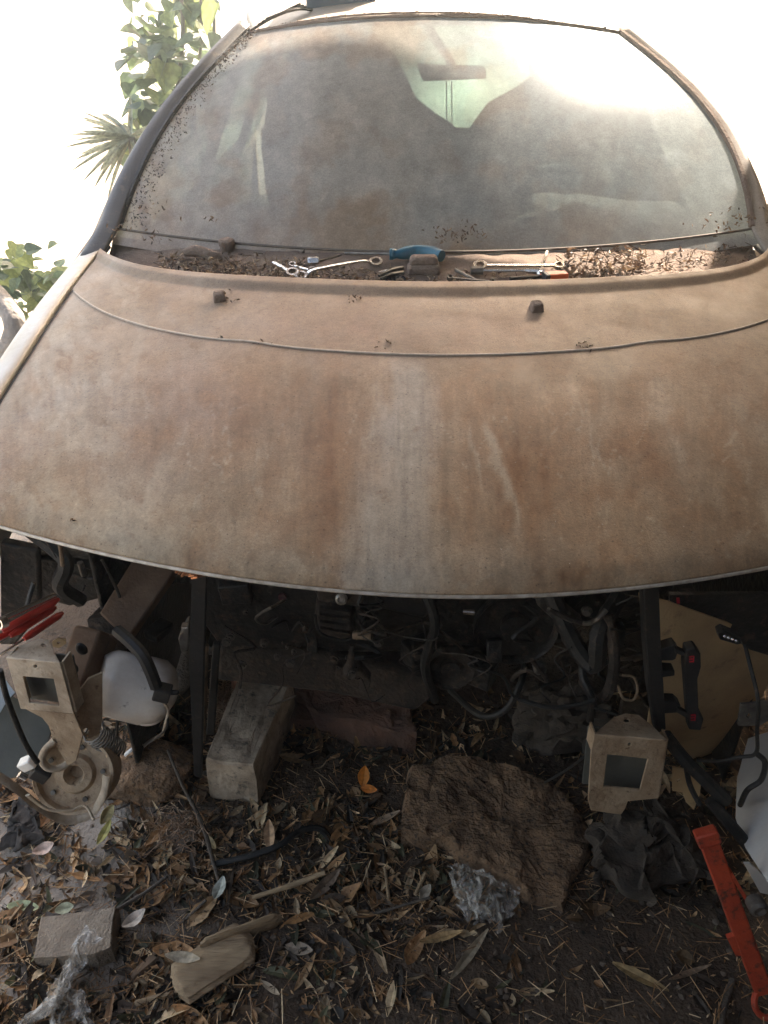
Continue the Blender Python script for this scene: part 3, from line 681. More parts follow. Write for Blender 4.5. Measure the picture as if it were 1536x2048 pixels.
epl('engine_foot', [(672, 1338), (722, 1342), (742, 1365), (735, 1392), (700, 1372), (670, 1355)], .03, 'engine_brown', 1.11)
bm = B(); lathe(bm, PY(1030, 1250, 1.15), (0, -1, .1), [(.085, 0), (.085, .02), (.078, .01), (.078, .0), (.03, -.005), (.03, .015), (0, .015)], 28); obj('pulley', bm, 'engine_dark', engine)
bm = B(); lathe(bm, PY(900, 1330, 1.15), (0, -1, .1), [(.05, 0), (.05, .02), (.045, .01), (.02, .005), (.02, .018), (0, .018)], 24); obj('pulley', bm, 'engine_brown', engine)
bm = B(); tube(bm, [PY(925, 1222, 1.08), PY(948, 1224, 1.08)], .006, 10, 0); o_ = obj('sensor_tip', bm, 'steel', engine)
bm = B(); lathe(bm, PY(1078, 1332, 1.10), (0, -1, .2), [(.014, 0), (.014, .012), (.009, .016), (0, .016)], 10); obj('bolt', bm, 'dull_steel', engine)
epl('gearbox_lug', [(1080, 1190), (1140, 1225), (1170, 1250), (1150, 1262), (1110, 1245), (1072, 1210)], .03, 'dull_steel', 1.10, bevel=.006)
# bay filling: small dark boxes, brackets and ribs, so that the dark is not one flat black
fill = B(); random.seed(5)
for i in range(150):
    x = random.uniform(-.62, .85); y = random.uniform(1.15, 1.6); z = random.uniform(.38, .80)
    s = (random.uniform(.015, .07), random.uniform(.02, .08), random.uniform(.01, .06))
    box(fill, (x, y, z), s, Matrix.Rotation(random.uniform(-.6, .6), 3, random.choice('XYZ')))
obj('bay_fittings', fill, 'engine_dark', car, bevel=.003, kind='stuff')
def hose(name, pts, r, m='rubber', y=None, parent=None, n=8, **k):
    bm = B(); P = [PY(p[0], p[1], p[2] if len(p) > 2 else y) for p in pts]; tube(bm, P, r, n, **k); return obj(name, bm, m, parent or car)
hose('hose', [(1100, 1180, 1.1), (1150, 1290, 1.05), (1190, 1330, 1.02), (1200, 1260, 1.04), (1240, 1190, 1.1)], .016, rib=.12)
hose('hose', [(1215, 1230, 1.05), (1228, 1300, 1.02), (1222, 1370, 1.02), (1195, 1400, 1.05), (1165, 1360, 1.1)], .011, 'engine_brown')
hose('hose', [(1170, 1300, 1.08), (1165, 1350, 1.05), (1185, 1400, 1.02), (1180, 1440, 1.05)], .008)
hose('hose', [(900, 1380, 1.2), (960, 1430, 1.1), (1010, 1420, 1.08), (1040, 1370, 1.1), (1050, 1330, 1.15)], .007)
hose('hose', [(1040, 1400, 1.02), (1100, 1415, 1.0), (1150, 1410, 1.0), (1190, 1400, 1.0)], .0045)
hose('hose', [(850, 1180, 1.1), (870, 1250, 1.08), (850, 1330, 1.1), (870, 1400, 1.15)], .010)
hose('hose', [(630, 1230, 1.10), (640, 1265, 1.09), (680, 1280, 1.09), (705, 1276, 1.10)], .003)
hose('hose', [(60, 1060, 1.1), (130, 1120, 1.05), (120, 1170, 1.05), (160, 1200, 1.1)], .014)
hose('hose', [(205, 1120, 1.15), (225, 1160, 1.1), (240, 1200, 1.1), (232, 1230, 1.15)], .003, 'engine_brown')
hose('wire', [(85, 1075, .98), (100, 1095, .98), (112, 1115, 1.0)], .0012, 'dull_steel')
hose('pipe', [(118, 1075, 1.0), (122, 1100, 1.0), (125, 1130, 1.02)], .004, 'tan_fitting')
hose('pipe', [(408, 1290, 1.1), (406, 1340, 1.08), (404, 1400, 1.06), (402, 1480, 1.02)], .010, 'tan_fitting')
bm = B(); tube(bm, [PY(160, 1125, 1.1), PY(168, 1150, 1.1)], .006, 8, 0); obj('fitting', bm, 'dull_steel', car)
random.seed(23)
for k in range(34):
    x0 = random.uniform(380, 1290); y0 = random.uniform(1185, 1330); q = [(x0, y0, random.uniform(1.0, 1.15))]
    for j in range(4): q.append((q[-1][0]+random.uniform(-55, 70), q[-1][1]+random.uniform(-25, 45), max(.98, q[-1][2]+random.uniform(-.05, .05))))
    hose('wire', q, random.choice((.0014, .002, .003, .005)), random.choice(('rubber', 'rubber', 'engine_brown', 'engine_brown', 'dull_steel')), n=6, sm=4)
for k in range(16):
    p = PY(random.uniform(420, 1270), random.uniform(1180, 1360), random.uniform(1.04, 1.12)); bm = B(); r = random.uniform(.004, .008)
    lathe(bm, p, (random.uniform(-.3, .3), -1, random.uniform(-.2, .4)), [(r*1.4, 0), (r*1.4, .003), (r, .003), (r, .009), (0, .009)], 8); obj('bolt', bm, random.choice(('dull_steel', 'engine_brown')), engine)
# left bay boxes
epl('relay_box', [(60, 1110), (215, 1130), (200, 1200), (140, 1215), (50, 1190)], .10, 'engine_dark', 1.22, bevel=.01, parent=car)
epl('bay_side_plate', [(0, 1085), (75, 1100), (80, 1230), (30, 1290), (0, 1290)], .02, 'engine_dark', 1.12, bevel=.004, parent=car)
# dark hanging straps, left, and the dark upright of the radiator frame, right
epl('radiator_strut', [(384, 1138), (414, 1141), (408, 1330), (403, 1558), (388, 1552), (378, 1330)], .012, 'black_plastic', .93, bevel=.002, parent=car)
epl('radiator_strut', [(425, 1290), (440, 1290), (428, 1470), (412, 1470)], .012, 'black_plastic', 1.02, bevel=.002, parent=car)
epl('strut_bracket', [(370, 1250), (374, 1247), (378, 1255), (376, 1300), (362, 1305), (356, 1278)], .02, 'dull_steel', .95, bevel=.002, parent=car)
bm = B(); box(bm, PY(370, 1251, .93), (.010, .012, .003)); obj('clip', bm, 'steel', car)
fr = epl('radiator_frame', [(1286, 1172), (1318, 1172), (1322, 1280), (1328, 1380), (1332, 1460), (1312, 1470), (1298, 1380), (1290, 1280)], .03, 'black_plastic', .93, bevel=.003, parent=car)
for pts in ([(1318, 1300), (1350, 1290), (1358, 1300), (1352, 1318), (1345, 1322), (1320, 1322)], [(1320, 1340), (1350, 1342), (1350, 1352), (1320, 1356)], [(1322, 1402), (1352, 1403), (1362, 1412), (1358, 1426), (1324, 1428)]):
    epl('tab', pts, .02, 'black_plastic', .935, bevel=.002, parent=fr)
rb = epl('side_guide', [(1372, 1300), (1392, 1296), (1402, 1310), (1403, 1335), (1396, 1360), (1398, 1420), (1408, 1440), (1402, 1462), (1378, 1460), (1375, 1430), (1368, 1330)], .02, 'black_plastic', .93, bevel=.003, parent=car)
epl('link_arm', [(1350, 1296), (1375, 1308), (1375, 1316), (1350, 1306)], .01, 'black_plastic', .932, bevel=.001, parent=rb)
epl('link_arm', [(1355, 1415), (1378, 1430), (1378, 1440), (1352, 1424)], .01, 'black_plastic', .932, bevel=.001, parent=rb)
for (x, y) in ((1384, 1320), (1387, 1437)):
    for k in range(3): 
        epl('red_mark', [(x-5, y-7+k*5), (x+4, y-8+k*5), (x+4, y-6+k*5), (x-5, y-5+k*5)], .001, 'redmark', .9285, bevel=0, parent=rb)
    epl('red_mark', [(x+3, y-7), (x+5, y-7), (x+4, y+5), (x+2, y+5)], .001, 'redmark', .9282, bevel=0, parent=rb)
epl('red_mark', [(1353, 1196), (1359, 1196), (1360, 1207), (1354, 1207)], .001, 'redmark', 1.0, bevel=0, parent=car)
# fuse connector
cn = epl('connector', [(1437, 1268), (1448, 1262), (1482, 1276), (1484, 1288), (1474, 1290), (1440, 1280)], .02, 'black_plastic', .98, bevel=.002, parent=car)
for k in range(4):
    bm = B(); lathe(bm, PY(1448+k*7.5, 1271+k*3, .978), (0, -1, .3), [(.0025, 0), (.0028, .003), (.0015, .004), (0, .002)], 8); obj('pin', bm, 'steel', cn)
# left frame rail with mounting bracket
rl = B(); beam(rl, PY(140, 1420, .91), PY(195, 1262, 1.02), .055, .07); rail = obj('frame_rail', rl, 'rail_brown', car, bevel=.006)
for px, py in ((158, 1335), (176, 1298)):
    p = PY(px, py, .94); bm = B(); rough_blob(bm, p+Vector((0, -.02, .02)), (.010, .004, .014), sub=2, amp=.05); obj('rail_slot', bm, 'black_plastic', rail)
bm = B(); nrm = Vector((0, .55, -.83)); q0 = PY(265, 1190, 1.10)
plate(bm, [PP(a, b, q0, nrm) for a, b in ((270, 1110), (350, 1140), (258, 1272), (246, 1272), (198, 1226))], .03, nrm=nrm.normalized()); obj('cross_plate', bm, 'rail_brown', rail, bevel=.004)
bm = B(); beam(bm, PY(215, 1275, 1.05), PY(290, 1170, 1.75), .06, .08); obj('rail_extension', bm, 'engine_brown', rail)
# bracket, left
def bracket(name, face, hole, tab, small, tabhole, y, m, parent, n, edge=None):
    p0_ = PY(*face[0], y); n = Vector(n).normalized()
    f3 = [PP(a, b, p0_, n) for a, b in face]; h3 = [[PP(a, b, p0_, n) for a, b in hole]]
    h3.append(circ(*small, 3.5, p0_, n, 8))
    bm = B(); plate(bm, f3, .004, h3, n); br = obj(name, bm, m, parent, bevel=.0012)
    zt = (PP(*tab[0], p0_, n)+PP(*tab[-1], p0_, n))/2; nt = Vector((0, -.25, -1)).normalized()
    t3 = [PP(a, b, zt, nt) for a, b in tab]
    bm = B(); plate(bm, t3, .004, [circ(*tabhole, 6, zt, nt, 10, 4)], nt); obj('top_flange', bm, m, br, bevel=.0012)
    # folded box sides behind the face
    for top, bot in ((f3[0], f3[-1]), (f3[1], f3[2])):
        d = n*.028; bm = B(); plate(bm, [top+n*.004, bot+n*.004, bot+d, top+d], .003, nrm=Vector((1, 0, 0))); obj('side_plate', bm, m, br)
    bm = B(); hc = sum((Vector(v) for v in h3[0]), Vector())/4
    plate(bm, [v+n*.03+(v-hc)*.8 for v in h3[0]], .003, nrm=n); obj('back_plate', bm, 'olive', br)
    return br
bl = bracket('bumper_bracket', [(12, 1316), (120, 1327), (148, 1428), (41, 1418)], [(46, 1353), (107, 1358), (119, 1413), (59, 1406)],
    [(12, 1314), (35, 1293), (79, 1276), (98, 1280), (109, 1304), (120, 1325)], (71, 1333), (88, 1290), .86, 'cream', car, (.15, 1, -.05))
bm = B(); nn = Vector((.15, 1, -.05)).normalized(); q0 = PY(12, 1316, .863)
plate(bm, [PP(a, b, q0, nn) for a, b in ((52, 1419), (148, 1428), (166, 1470), (152, 1522), (136, 1532), (108, 1486), (97, 1452), (84, 1436))], .004, nrm=nn); obj('lower_web', bm, 'cream_rust', bl, bevel=.001)
bm = B(); q0 = PY(150, 1400, .875); nn = Vector((-.35, 1, 0)).normalized()
plate(bm, [PP(a, b, q0, nn) for a, b in ((144, 1402), (176, 1358), (205, 1345), (205, 1440), (197, 1470), (178, 1478), (160, 1462))], .004, [circ(172, 1475-10, 6, q0, nn, 8, 9)], nrm=nn); obj('side_web', bm, 'cream_rust', bl, bevel=.001)
bm = B(); tube(bm, [PY(a, b, y) for a, b, y in ((110, 1480, .85), (90, 1500, .84), (84, 1520, .835), (95, 1535, .835), (115, 1537, .84), (135, 1527, .85), (150, 1503, .865))], .0062, 10); obj('tow_hook', bm, 'cream', bl)
bm = B(); plate(bm, [PY(a, b, .96) for a, b in ((104, 1284), (115, 1277), (130, 1279), (132, 1288), (118, 1296), (106, 1294))], .003, [[PY(117+4*math.cos(k), 1286+3*math.sin(k), .96) for k in np.linspace(0, 5.5, 8)]], nY); obj('lug', bm, mat('brass_lug', (.30, .21, .11), (.22, .15, .08), 40, .5, .3), bl)
# bracket, right
br_ = bracket('bumper_bracket', [(1189, 1468), (1335, 1482), (1317, 1597), (1256, 1603), (1251, 1617), (1242, 1630), (1182, 1621), (1176, 1600), (1182, 1502)],
    [(1215, 1509), (1296, 1518), (1280, 1580), (1207, 1573)], [(1189, 1466), (1228, 1434), (1251, 1426), (1277, 1429), (1305, 1451), (1335, 1480)],
    (1259, 1489), (1253, 1440), .86, 'cream_rust', car, (-.05, 1, -.08))
bm = B(); beam(bm, PY(1262, 1545, .93), PY(1262, 1400, 1.6), .07, .09); obj('frame_rail', bm, 'engine_brown', car, bevel=.006)
# headlamp wiring hanging, left
hose('cable', [(235, 1262, .96), (262, 1285, .93), (285, 1310, .91), (300, 1340, .90), (312, 1372, .90)], .011)
bm = B(); p = PY(325, 1385, .90); box(bm, p, (.028, .022, .03), Matrix.Rotation(R(20), 3, 'Y')); box(bm, p+Vector((.018, 0, .0)), (.02, .008, .008)); cn = obj('connector_block', bm, 'black_plastic', car, bevel=.003)
hose('wire', [(322, 1398, .90), (336, 1420, .90), (330, 1450, .90), (325, 1470, .93)], .0025, 'cream')
hose('wire', [(328, 1398, .90), (334, 1425, .90), (333, 1455, .90), (310, 1478, .95)], .0022)
hose('wire', [(0, 1340, .80), (12, 1390, .80), (30, 1440, .80), (52, 1490, .80), (75, 1525, .80)], .0045)
hose('wire', [(205, 1415, .95), (225, 1425, .95), (234, 1435, .95), (234, 1470, .97)], .003)
# copper wrap under the bonnet lip
cw = B()
for k in range(7):
    a = PY(352+k*6, 1150+random.uniform(-6, 4), .88); tube(cw, [a, a+Vector((.012, -.008, .018)), a+Vector((.022, .004, -.004)), a+Vector((.01, .012, -.014))], .0022, 6)
obj('wire_wrap', cw, 'copper', car)
# fender liner and panels on the right
bm = B(); nn = Vector((-.30, 1, .18)).normalized(); q0 = PY(1400, 1400, 1.09)
plate(bm, [PP(a, b, q0, nn) for a, b in ((1300, 1222), (1360, 1230), (1420, 1245), (1510, 1270), (1545, 1310), (1535, 1400), (1486, 1470), (1470, 1540), (1440, 1565), (1405, 1560), (1380, 1530), (1340, 1480), (1300, 1450))], .004, nrm=nn)
bmesh.ops.triangulate(bm, faces=bm.faces); bmesh.ops.subdivide_edges(bm, edges=bm.edges, cuts=5, use_grid_fill=True)
for v in bm.verts:
    d_ = v.co-q0; v.co.y += .25*d_.x*d_.x+.25*d_.z*d_.z; v.co.x += .006*math.sin(d_.z*14)
obj('fender_liner', bm, 'tan_panel', car, bevel=.002)
epl('lower_tab', [(1345, 1535), (1405, 1545), (1400, 1590), (1388, 1620), (1372, 1605), (1365, 1585), (1345, 1582)], .004, 'tan_panel', .97, holes=[[(1353, 1560), (1360, 1557), (1362, 1561), (1355, 1565)]], parent=car, bevel=.001)
epl('square_bracket', [(1482, 1410), (1536, 1405), (1540, 1440), (1520, 1452), (1476, 1452)], .006, 'dull_steel', .90, holes=[[(1497+5*math.cos(k), 1432+5*math.sin(k)) for k in np.linspace(0, 5.4, 8)]], parent=car, bevel=.001)
epl('inner_panel', [(1340, 1190), (1600, 1190), (1600, 1330), (1500, 1300), (1420, 1250), (1340, 1235)], .01, 'engine_dark', 1.06, parent=car, bevel=.001)
hose('cable', [(1330, 1470, .90), (1370, 1520, .88), (1410, 1560, .86), (1440, 1590, .85), (1452, 1600, .85)], .012)
hose('cable', [(1395, 1520, .92), (1430, 1522, .90), (1480, 1514, .88), (1512, 1506, .87), (1514, 1460, .87), (1516, 1400, .88), (1500, 1330, .92), (1490, 1290, .95)], .0035)
hose('cable', [(1512, 1506, .87), (1530, 1525, .86), (1522, 1560, .86), (1495, 1580, .86), (1480, 1610, .88)], .005)
hose('cable', [(1420, 1600, .85), (1470, 1660, .82), (1510, 1705, .80), (1560, 1750, .78)], .011)
hose('cable', [(1370, 1520, .89), (1380, 1570, .88), (1400, 1610, .86)], .005)
hose('cable', [(1185, 1500, .90), (1140, 1535, .93), (1090, 1565, .98)], .0025)
hose('loop', [(1236, 1370, .99), (1245, 1395, .98), (1255, 1400, .98), (1268, 1398, .98), (1275, 1380, .98), (1268, 1355, 1.0), (1245, 1350, 1.0)], .0025, 'tan_fitting')
# leaning plate-shaped grey under-panel at far left
# ================================================================= LOOSE THINGS ROUND THE FRONT
nn = Vector((-.25, .55, -.8)).normalized()
bm = B(); q0 = PY(50, 1480, .95); plate(bm, [PP(a, b, q0, nn) for a, b in ((-60, 1470), (-20, 1390), (18, 1388), (95, 1432), (103, 1465), (86, 1515), (62, 1548), (0, 1562), (-60, 1560))], .006, nrm=nn)
tag(obj('body_panel', bm, 'olive', None, bevel=.002), 'dark grey green sheet panel leaning behind the left cream bracket', 'panel')
bm = B(); q0 = PY(10, 1370, 1.0); plate(bm, [PP(a, b, q0, nn) for a, b in ((-60, 1320), (0, 1345), (30, 1385), (15, 1400), (0, 1425), (-60, 1420))], .003, nrm=nn)
tag(obj('plastic_offcut', bm, mat('pale_blue_plastic', (.42, .48, .50), (.35, .38, .38), 10, .5), None), 'pale blue white plastic offcut behind the left cream bracket', 'plastic piece')
# white reservoir
a = PY(196, 1362, .95); b = PY(360, 1392, .98); ax = b-a
bm = B(); lathe(bm, a, ax, [(0, 0), (.045, 0), (.054, .010), (.059, .02), (.060, .05), (.060, .085), (.056, .110), (.045, .128), (.025, .138), (0, .141)], 40)
for v in bm.verts:
    v.co.z += .004*math.sin(v.co.x*60)*(1 if v.co.z < a.z else .2)
res = empty('washer_reservoir', (a+b)/2-Vector((0, 0, .07))); tag(res, 'dirty white plastic reservoir lying on its side behind the left bracket', 'reservoir')
obj('tank', bm, 'white_plastic', res)
bm = B(); lathe(bm, a+ax*.55+Vector((0, 0, -.058)), (0, -.2, -1), [(.03, -.02), (.028, .012), (.018, .02), (0, .02)], 20); obj('filler_neck', bm, 'white_plastic', res)
# round beige drum with bent strap
dr = empty('brake_drum', G(150, 1640)); tag(dr, 'round cream metal drum with a hub hole and a bent strap, under the tow hook', 'drum')
ax = Vector((.10, -.80, .58)).normalized(); c = PY(146, 1552, .94)
bm = B(); lathe(bm, c, ax, [(.072, -.055), (.080, -.05), (.080, -.008), (.076, .0), (.070, -.002), (.066, -.014), (.040, -.016), (.034, -.006), (.020, -.004), (.016, -.012), (.012, -.03), (0, -.03)], 48); obj('dish', bm, 'cream_rust', dr)
for k in range(5):
    F = frame(ax); q = c+F @ Vector((.053*math.cos(k*1.256), .053*math.sin(k*1.256), -.014)); bm = B(); lathe(bm, q, ax, [(.005, 0), (.005, .004), (0, .004)], 8); obj('stud', bm, 'dull_steel', dr)
bm = B(); tube(bm, [PY(p[0], p[1], p[2]) for p in ((-30, 1535, .86), (30, 1575, .86), (80, 1615, .87), (130, 1640, .88), (180, 1628, .90), (206, 1590, .92), (212, 1550, .94))], .009, 8, flat=.4); obj('strap', bm, 'cream', dr)
bm = B(); tube(bm, [PY(p[0], p[1], p[2]) for p in ((55, 1590, .85), (95, 1618, .86), (140, 1622, .87), (170, 1612, .88), (188, 1640, .86))], .005, 8, flat=.5); obj('strap', bm, 'cream', dr)
# coil spring
bm = B(); a = PY(185, 1462, .99); b = PY(232, 1500, 1.01); ax = (b-a); F = frame(ax)
tube(bm, [a+ax*(k/96)+F @ Vector((.022*math.cos(k*.75), .022*math.sin(k*.75), 0)) for k in range(97)], .0022, 6, 0); tag(obj('coil_spring', bm, 'dull_steel'), 'thin steel coil spring between the cream drum and the white reservoir', 'spring')
# pale switch cluster left
cl = empty('lamp_plug', PY(60, 1540, .84)); tag(cl, 'cream plug with black socket on a cable beside the cream drum', 'plug')
bm = B(); box(bm, PY(56, 1526, .84), (.028, .02, .02), Matrix.Rotation(R(-30), 3, 'Y')); obj('plug_body', bm, 'white_plastic', cl, bevel=.003)
bm = B(); box(bm, PY(82, 1545, .84), (.03, .022, .03), Matrix.Rotation(R(40), 3, 'Y')); obj('socket', bm, 'black_plastic', cl, bevel=.003)
bm = B(); tube(bm, [PY(38, 1548, .84), PY(52, 1556, .84)], .006, 10, 0); obj('tip', bm, 'steel', cl)
# concrete blocks under the engine
def gz(p): return ground_h(p.x, p.y)
tl = PZ(408, 1518, .155); tr = PZ(480, 1530, .155); bk = PZ(476, 1362, .155); bk2 = PZ(575, 1368, .155)
bm = B(); poly = [(tl.x, tl.y), (tr.x+.03, tr.y), (bk2.x+.01, bk2.y+.02), (bk.x-.005, bk.y+.02)]
rough_prism(bm, poly, -.02, .150, 3, .006); tag(obj('concrete_block', bm, 'concrete', smooth=False), 'pale concrete block standing on end under the engine, left of the rock', 'block')
a = PZ(640, 1400, .08); b = PZ(830, 1440, .08)
bm = B(); rough_prism(bm, [(PZ(575, 1372, .08).x, PZ(575, 1372, .08).y), tuple(PZ(700, 1380, .08)[:2]), tuple(PZ(825, 1420, .08)[:2]), tuple(PZ(830, 1465, .08)[:2]), tuple(PZ(745, 1462, .08)[:2]), tuple(PZ(640, 1432, .08)[:2])], -.02, .09, 9, .014)
tag(obj('stone', bm, 'brick', smooth=False), 'long reddish brown stone lying under the engine behind the leaves', 'stone')
bm = B(); rough_prism(bm, [tuple(PZ(578, 1395, .05)[:2]), tuple(PZ(632, 1400, .05)[:2]), tuple(PZ(640, 1440, .05)[:2]), tuple(PZ(572, 1436, .05)[:2])], -.02, .05, 4, .008)
tag(obj('brick', bm, 'brick'), 'dark red brick piece beside the pale concrete block', 'brick')
bm = B(); rough_blob(bm, PZ(478, 1365, .08), (.02, .03, .03), sub=3, amp=.3); tag(obj('brick_fragment', bm, mat('orange_brick', (.32, .12, .06), (.2, .09, .055), 30, .9)), 'small orange brick fragment behind the top of the concrete block', 'brick')
# big flat rock
rz = .075
rock_px = [(820, 1535), (900, 1520), (1010, 1530), (1075, 1550), (1130, 1580), (1172, 1620), (1188, 1680), (1150, 1730), (1130, 1785), (1060, 1770), (1010, 1745), (930, 1700), (880, 1670), (800, 1655), (808, 1600)]
poly = [tuple(PZ(a, b, rz)[:2]) for a, b in rock_px]
def rock_tilt(x, y): return .16*(y-1.05)-.05*(x-.25)+.012*round(3*fbm(x*5, y*5, 3, 2))/1.5+.006*fbm(x*16, y*16, 3, 3)
bm = B(); rough_prism(bm, poly, -.02, rz, 21, .010, tilt=rock_tilt, shrink=.8); tag(obj('rock', bm, 'rock', smooth=False), 'large flat jagged brown rock in front of the engine, left of the right bracket', 'rock')
# grey stone left under drum
bm = B(); rough_blob(bm, G(295, 1545, .03), (.10, .07, .055), sub=5, amp=.13, fr=1.4, seed=4, flat=1.15); tag(obj('stone', bm, 'rock'), 'rounded dark stone between the cream drum and the concrete block', 'stone')
# dirty crumpled bag under right engine
def crumple(name, pxs, z0, z1, m, label, cat, seed, amp=.03, nx=40, film=False):
    P = [PZ(a, b, z0) for a, b in pxs[:2]]+[PZ(a, b, z1) for a, b in pxs[2:]]
    def f(s, t):
        p = (P[3].lerp(P[2], s)).lerp(P[0].lerp(P[1], s), t)
        q = fbm(s*2, t*2, seed, 2)*1.5
        nr = (1-abs(fbm(s*3+q*.6, t*2.2, seed, 2)))**2*.9+.35*(1-abs(fbm(s*7+q, t*5, seed+2, 2)))**2
        if film: nr = .8*(1-min(abs(fbm(s*5+.6*q, t*1.1, seed, 2))*3, 1))+.35*(1-min(abs(fbm(s*13+q, t*2.5, seed+2, 2))*3, 1))
        e = fbm(s*2.5, t*2.5, seed+9, 3); f_ = fbm(t*2.5, s*2.5, seed, 3); ed = min(s, t, 1-s, 1-t)
        return p+Vector((1.6*amp*e, 1.6*amp*f_, amp*nr*min(ed*6, 1)))
    o = grid_mesh(name, f, nx, nx, m, solid=.001 if not film else 0); tag(o, label, cat); return o
crumple('sack', [(1040, 1395), (1190, 1400), (1200, 1520), (1030, 1500)][::-1], .05, .20, 'greycloth', 'crumpled dirty grey sack hanging under the engine behind the rock', 'sack', 3, .05)
bm = B(); rough_blob(bm, PZ(1130, 1425, .2), (.10, .05, .06), sub=4, amp=.5, seed=8, fr=2.2); tag(obj('mud_lump', bm, 'greycloth'), 'muddy rag lump bulging above the grey sack under the engine', 'rag')
crumple('rag', [(1205, 1760), (1400, 1800), (1380, 1640), (1210, 1640)], .03, .10, 'greycloth', 'dirty grey cloth heaped on the ground below the right bracket', 'cloth', 12, .06, 50)
crumple('rag', [(5, 1700), (85, 1690), (85, 1610), (25, 1600)], .01, .03, 'cloth', 'black rag lying at the left edge below the cream drum', 'rag', 22, .02)
crumple('plastic_sheet', [(40, 2060), (110, 2060), (195, 1862), (180, 1868)], .01, .10, 'film', 'torn clear plastic sheet draped over the sandy paver', 'plastic sheet', 31, .022, 70, True)
crumple('plastic_sheet', [(100, 2060), (200, 2070), (165, 1990), (110, 1960)], .01, .03, 'film', 'crumpled clear plastic scrap below the sandy paver', 'plastic sheet', 37, .02, 60, True)
crumple('plastic_bag', [(935, 1850), (1010, 1855), (1030, 1770), (895, 1730)], .01, .04, 'film', 'dusty clear plastic bag on the soil in front of the rock', 'plastic bag', 44, .025, 70, True)
# paver bottom-left
pv = [tuple(PZ(a, b, .05)[:2]) for a, b in ((80, 1832), (232, 1812), (222, 1895), (190, 1908), (120, 1912), (64, 1918))]
bm = B(); rough_prism(bm, pv, -.02, .05, 33, .003, shrink=.97); tag(obj('paver', bm, 'paver', smooth=False), 'broken sandy paver slab at lower left under the plastic sheet', 'paver')
# white panel right edge
bm = B(); nn = Vector((-.75, .4, .5)).normalized(); q0 = PY(1500, 1600, .90)
plate(bm, [PP(a, b, q0, nn) for a, b in ((1500, 1480), (1620, 1440), (1640, 1900), (1560, 1800), (1495, 1700), (1475, 1640), (1478, 1560))], .006, nrm=nn)
tag(obj('bumper_panel', bm, 'white_panel', None, bevel=.002), 'greyish white plastic panel leaning at the right edge', 'panel')
bm = B(); plate(bm, [PY(a, b, .72) for a, b in ((1488, 1728), (1500, 1728), (1530, 1755), (1560, 1770), (1560, 1795), (1520, 1785))], .004, nrm=nY)
tag(obj('metal_blade', bm, 'white_panel'), 'bright pointed metal blade beside the orange red bar', 'blade')
# orange-red jack bar
jk = empty('jack_bar', G(1520, 1990)); tag(jk, 'orange red steel jack bar leaning at lower right with brackets', 'jack')
A_ = PY(1412, 1668, .80); B_ = G(1528, 1985, .03)
bm = B(); beam(bm, A_, B_, .014, .034, (1, 0, .2)); obj('bar', bm, 'red_paint', jk, bevel=.003)
ux = (B_-A_)
bm = B(); beam(bm, A_-ux*.02, A_+ux*.05, .024, .040, (1, 0, .2)); obj('collar', bm, 'red_paint', jk, bevel=.003)
bm = B(); beam(bm, A_+ux*.22+Vector((.018, 0, 0)), A_+ux*.40+Vector((.030, 0, 0)), .014, .006, (1, 0, .2)); obj('side_bracket', bm, 'red_paint', jk)
bm = B(); beam(bm, A_+ux*.62+Vector((-.022, 0, 0)), A_+ux*.74+Vector((-.018, 0, 0)), .010, .018, (1, 0, .2)); obj('side_lug', bm, 'red_paint', jk)
rc = G(1532, 2005, .02); bm = B(); tube(bm, [rc+Vector((.022*math.cos(a), .018*math.sin(a), .02*math.sin(a))) for a in np.linspace(0, 6.28, 20)], .006, 8, 0); obj('ring', bm, 'red_paint', jk)
bm = B(); lathe(bm, PY(1508, 1800, .72), (0, -1, .2), [(.016, 0), (.016, .02), (.010, .024), (.005, .02), (0, .02)], 14); tag(obj('bolt_head', bm, 'dull_steel'), 'dark grey bolt head by the middle of the orange red bar', 'bolt')
# dark block under jack
# red tools bundle upper left
grp = 'red handled tools in the left of the engine bay'
spec = [((5, 1262), (118, 1198), .0065, 'red'), ((20, 1272), (112, 1214), .0065, 'red'), ((48, 1278), (125, 1226), .0065, 'red'), ((0, 1240), (110, 1190), .0045, 'dull_steel'), ((-10, 1280), (70, 1236), .0065, 'red')]
lab = ['topmost red handled screwdriver in the tool bundle at left', 'second red handled screwdriver, below the topmost one', 'red screwdriver lowest and furthest right in the bundle', None, 'red screwdriver at the left edge of the bundle']
for i, (a, b, r, m) in enumerate(spec):
    P0 = PY(*a, .92); P1 = PY(*b, 1.0)
    if m == 'red':
        e = empty('screwdriver', (P0+P1)/2); tag(e, lab[i], 'screwdriver', grp)
        bm = B(); tube(bm, [P0, P0.lerp(P1, .25), P0.lerp(P1, .8), P1], [r*.6, r, r*.95, r*.95, r*.5], 8, 4); obj('handle', bm, 'red', e)
        bm = B(); tube(bm, [P0, P0+(P0-P1).normalized()*.05], .002, 6, 0); obj('shaft', bm, 'steel', e)
    else:
        bm = B(); tube(bm, [P0, P1], r, 8, 0); tag(obj('steel_rod', bm, 'steel'), 'grey steel rod above the red screwdrivers at left', 'rod')
bm = B(); lathe(bm, PY(12, 1243, .90), (-.5, -.8, .3), [(.006, 0), (.009, 0), (.009, .012), (.006, .012), (.006, 0)], 14); tag(obj('socket', bm, 'steel'), 'small chrome socket by the red tools at the left edge', 'socket')
bm = B(); tube(bm, [PY(52, 1220, .97), PY(60, 1190, .98), PY(68, 1165, .99)], .004, 8); tag(obj('black_rod', bm, 'black_plastic'), 'short black rod standing above the red tools', 'rod')

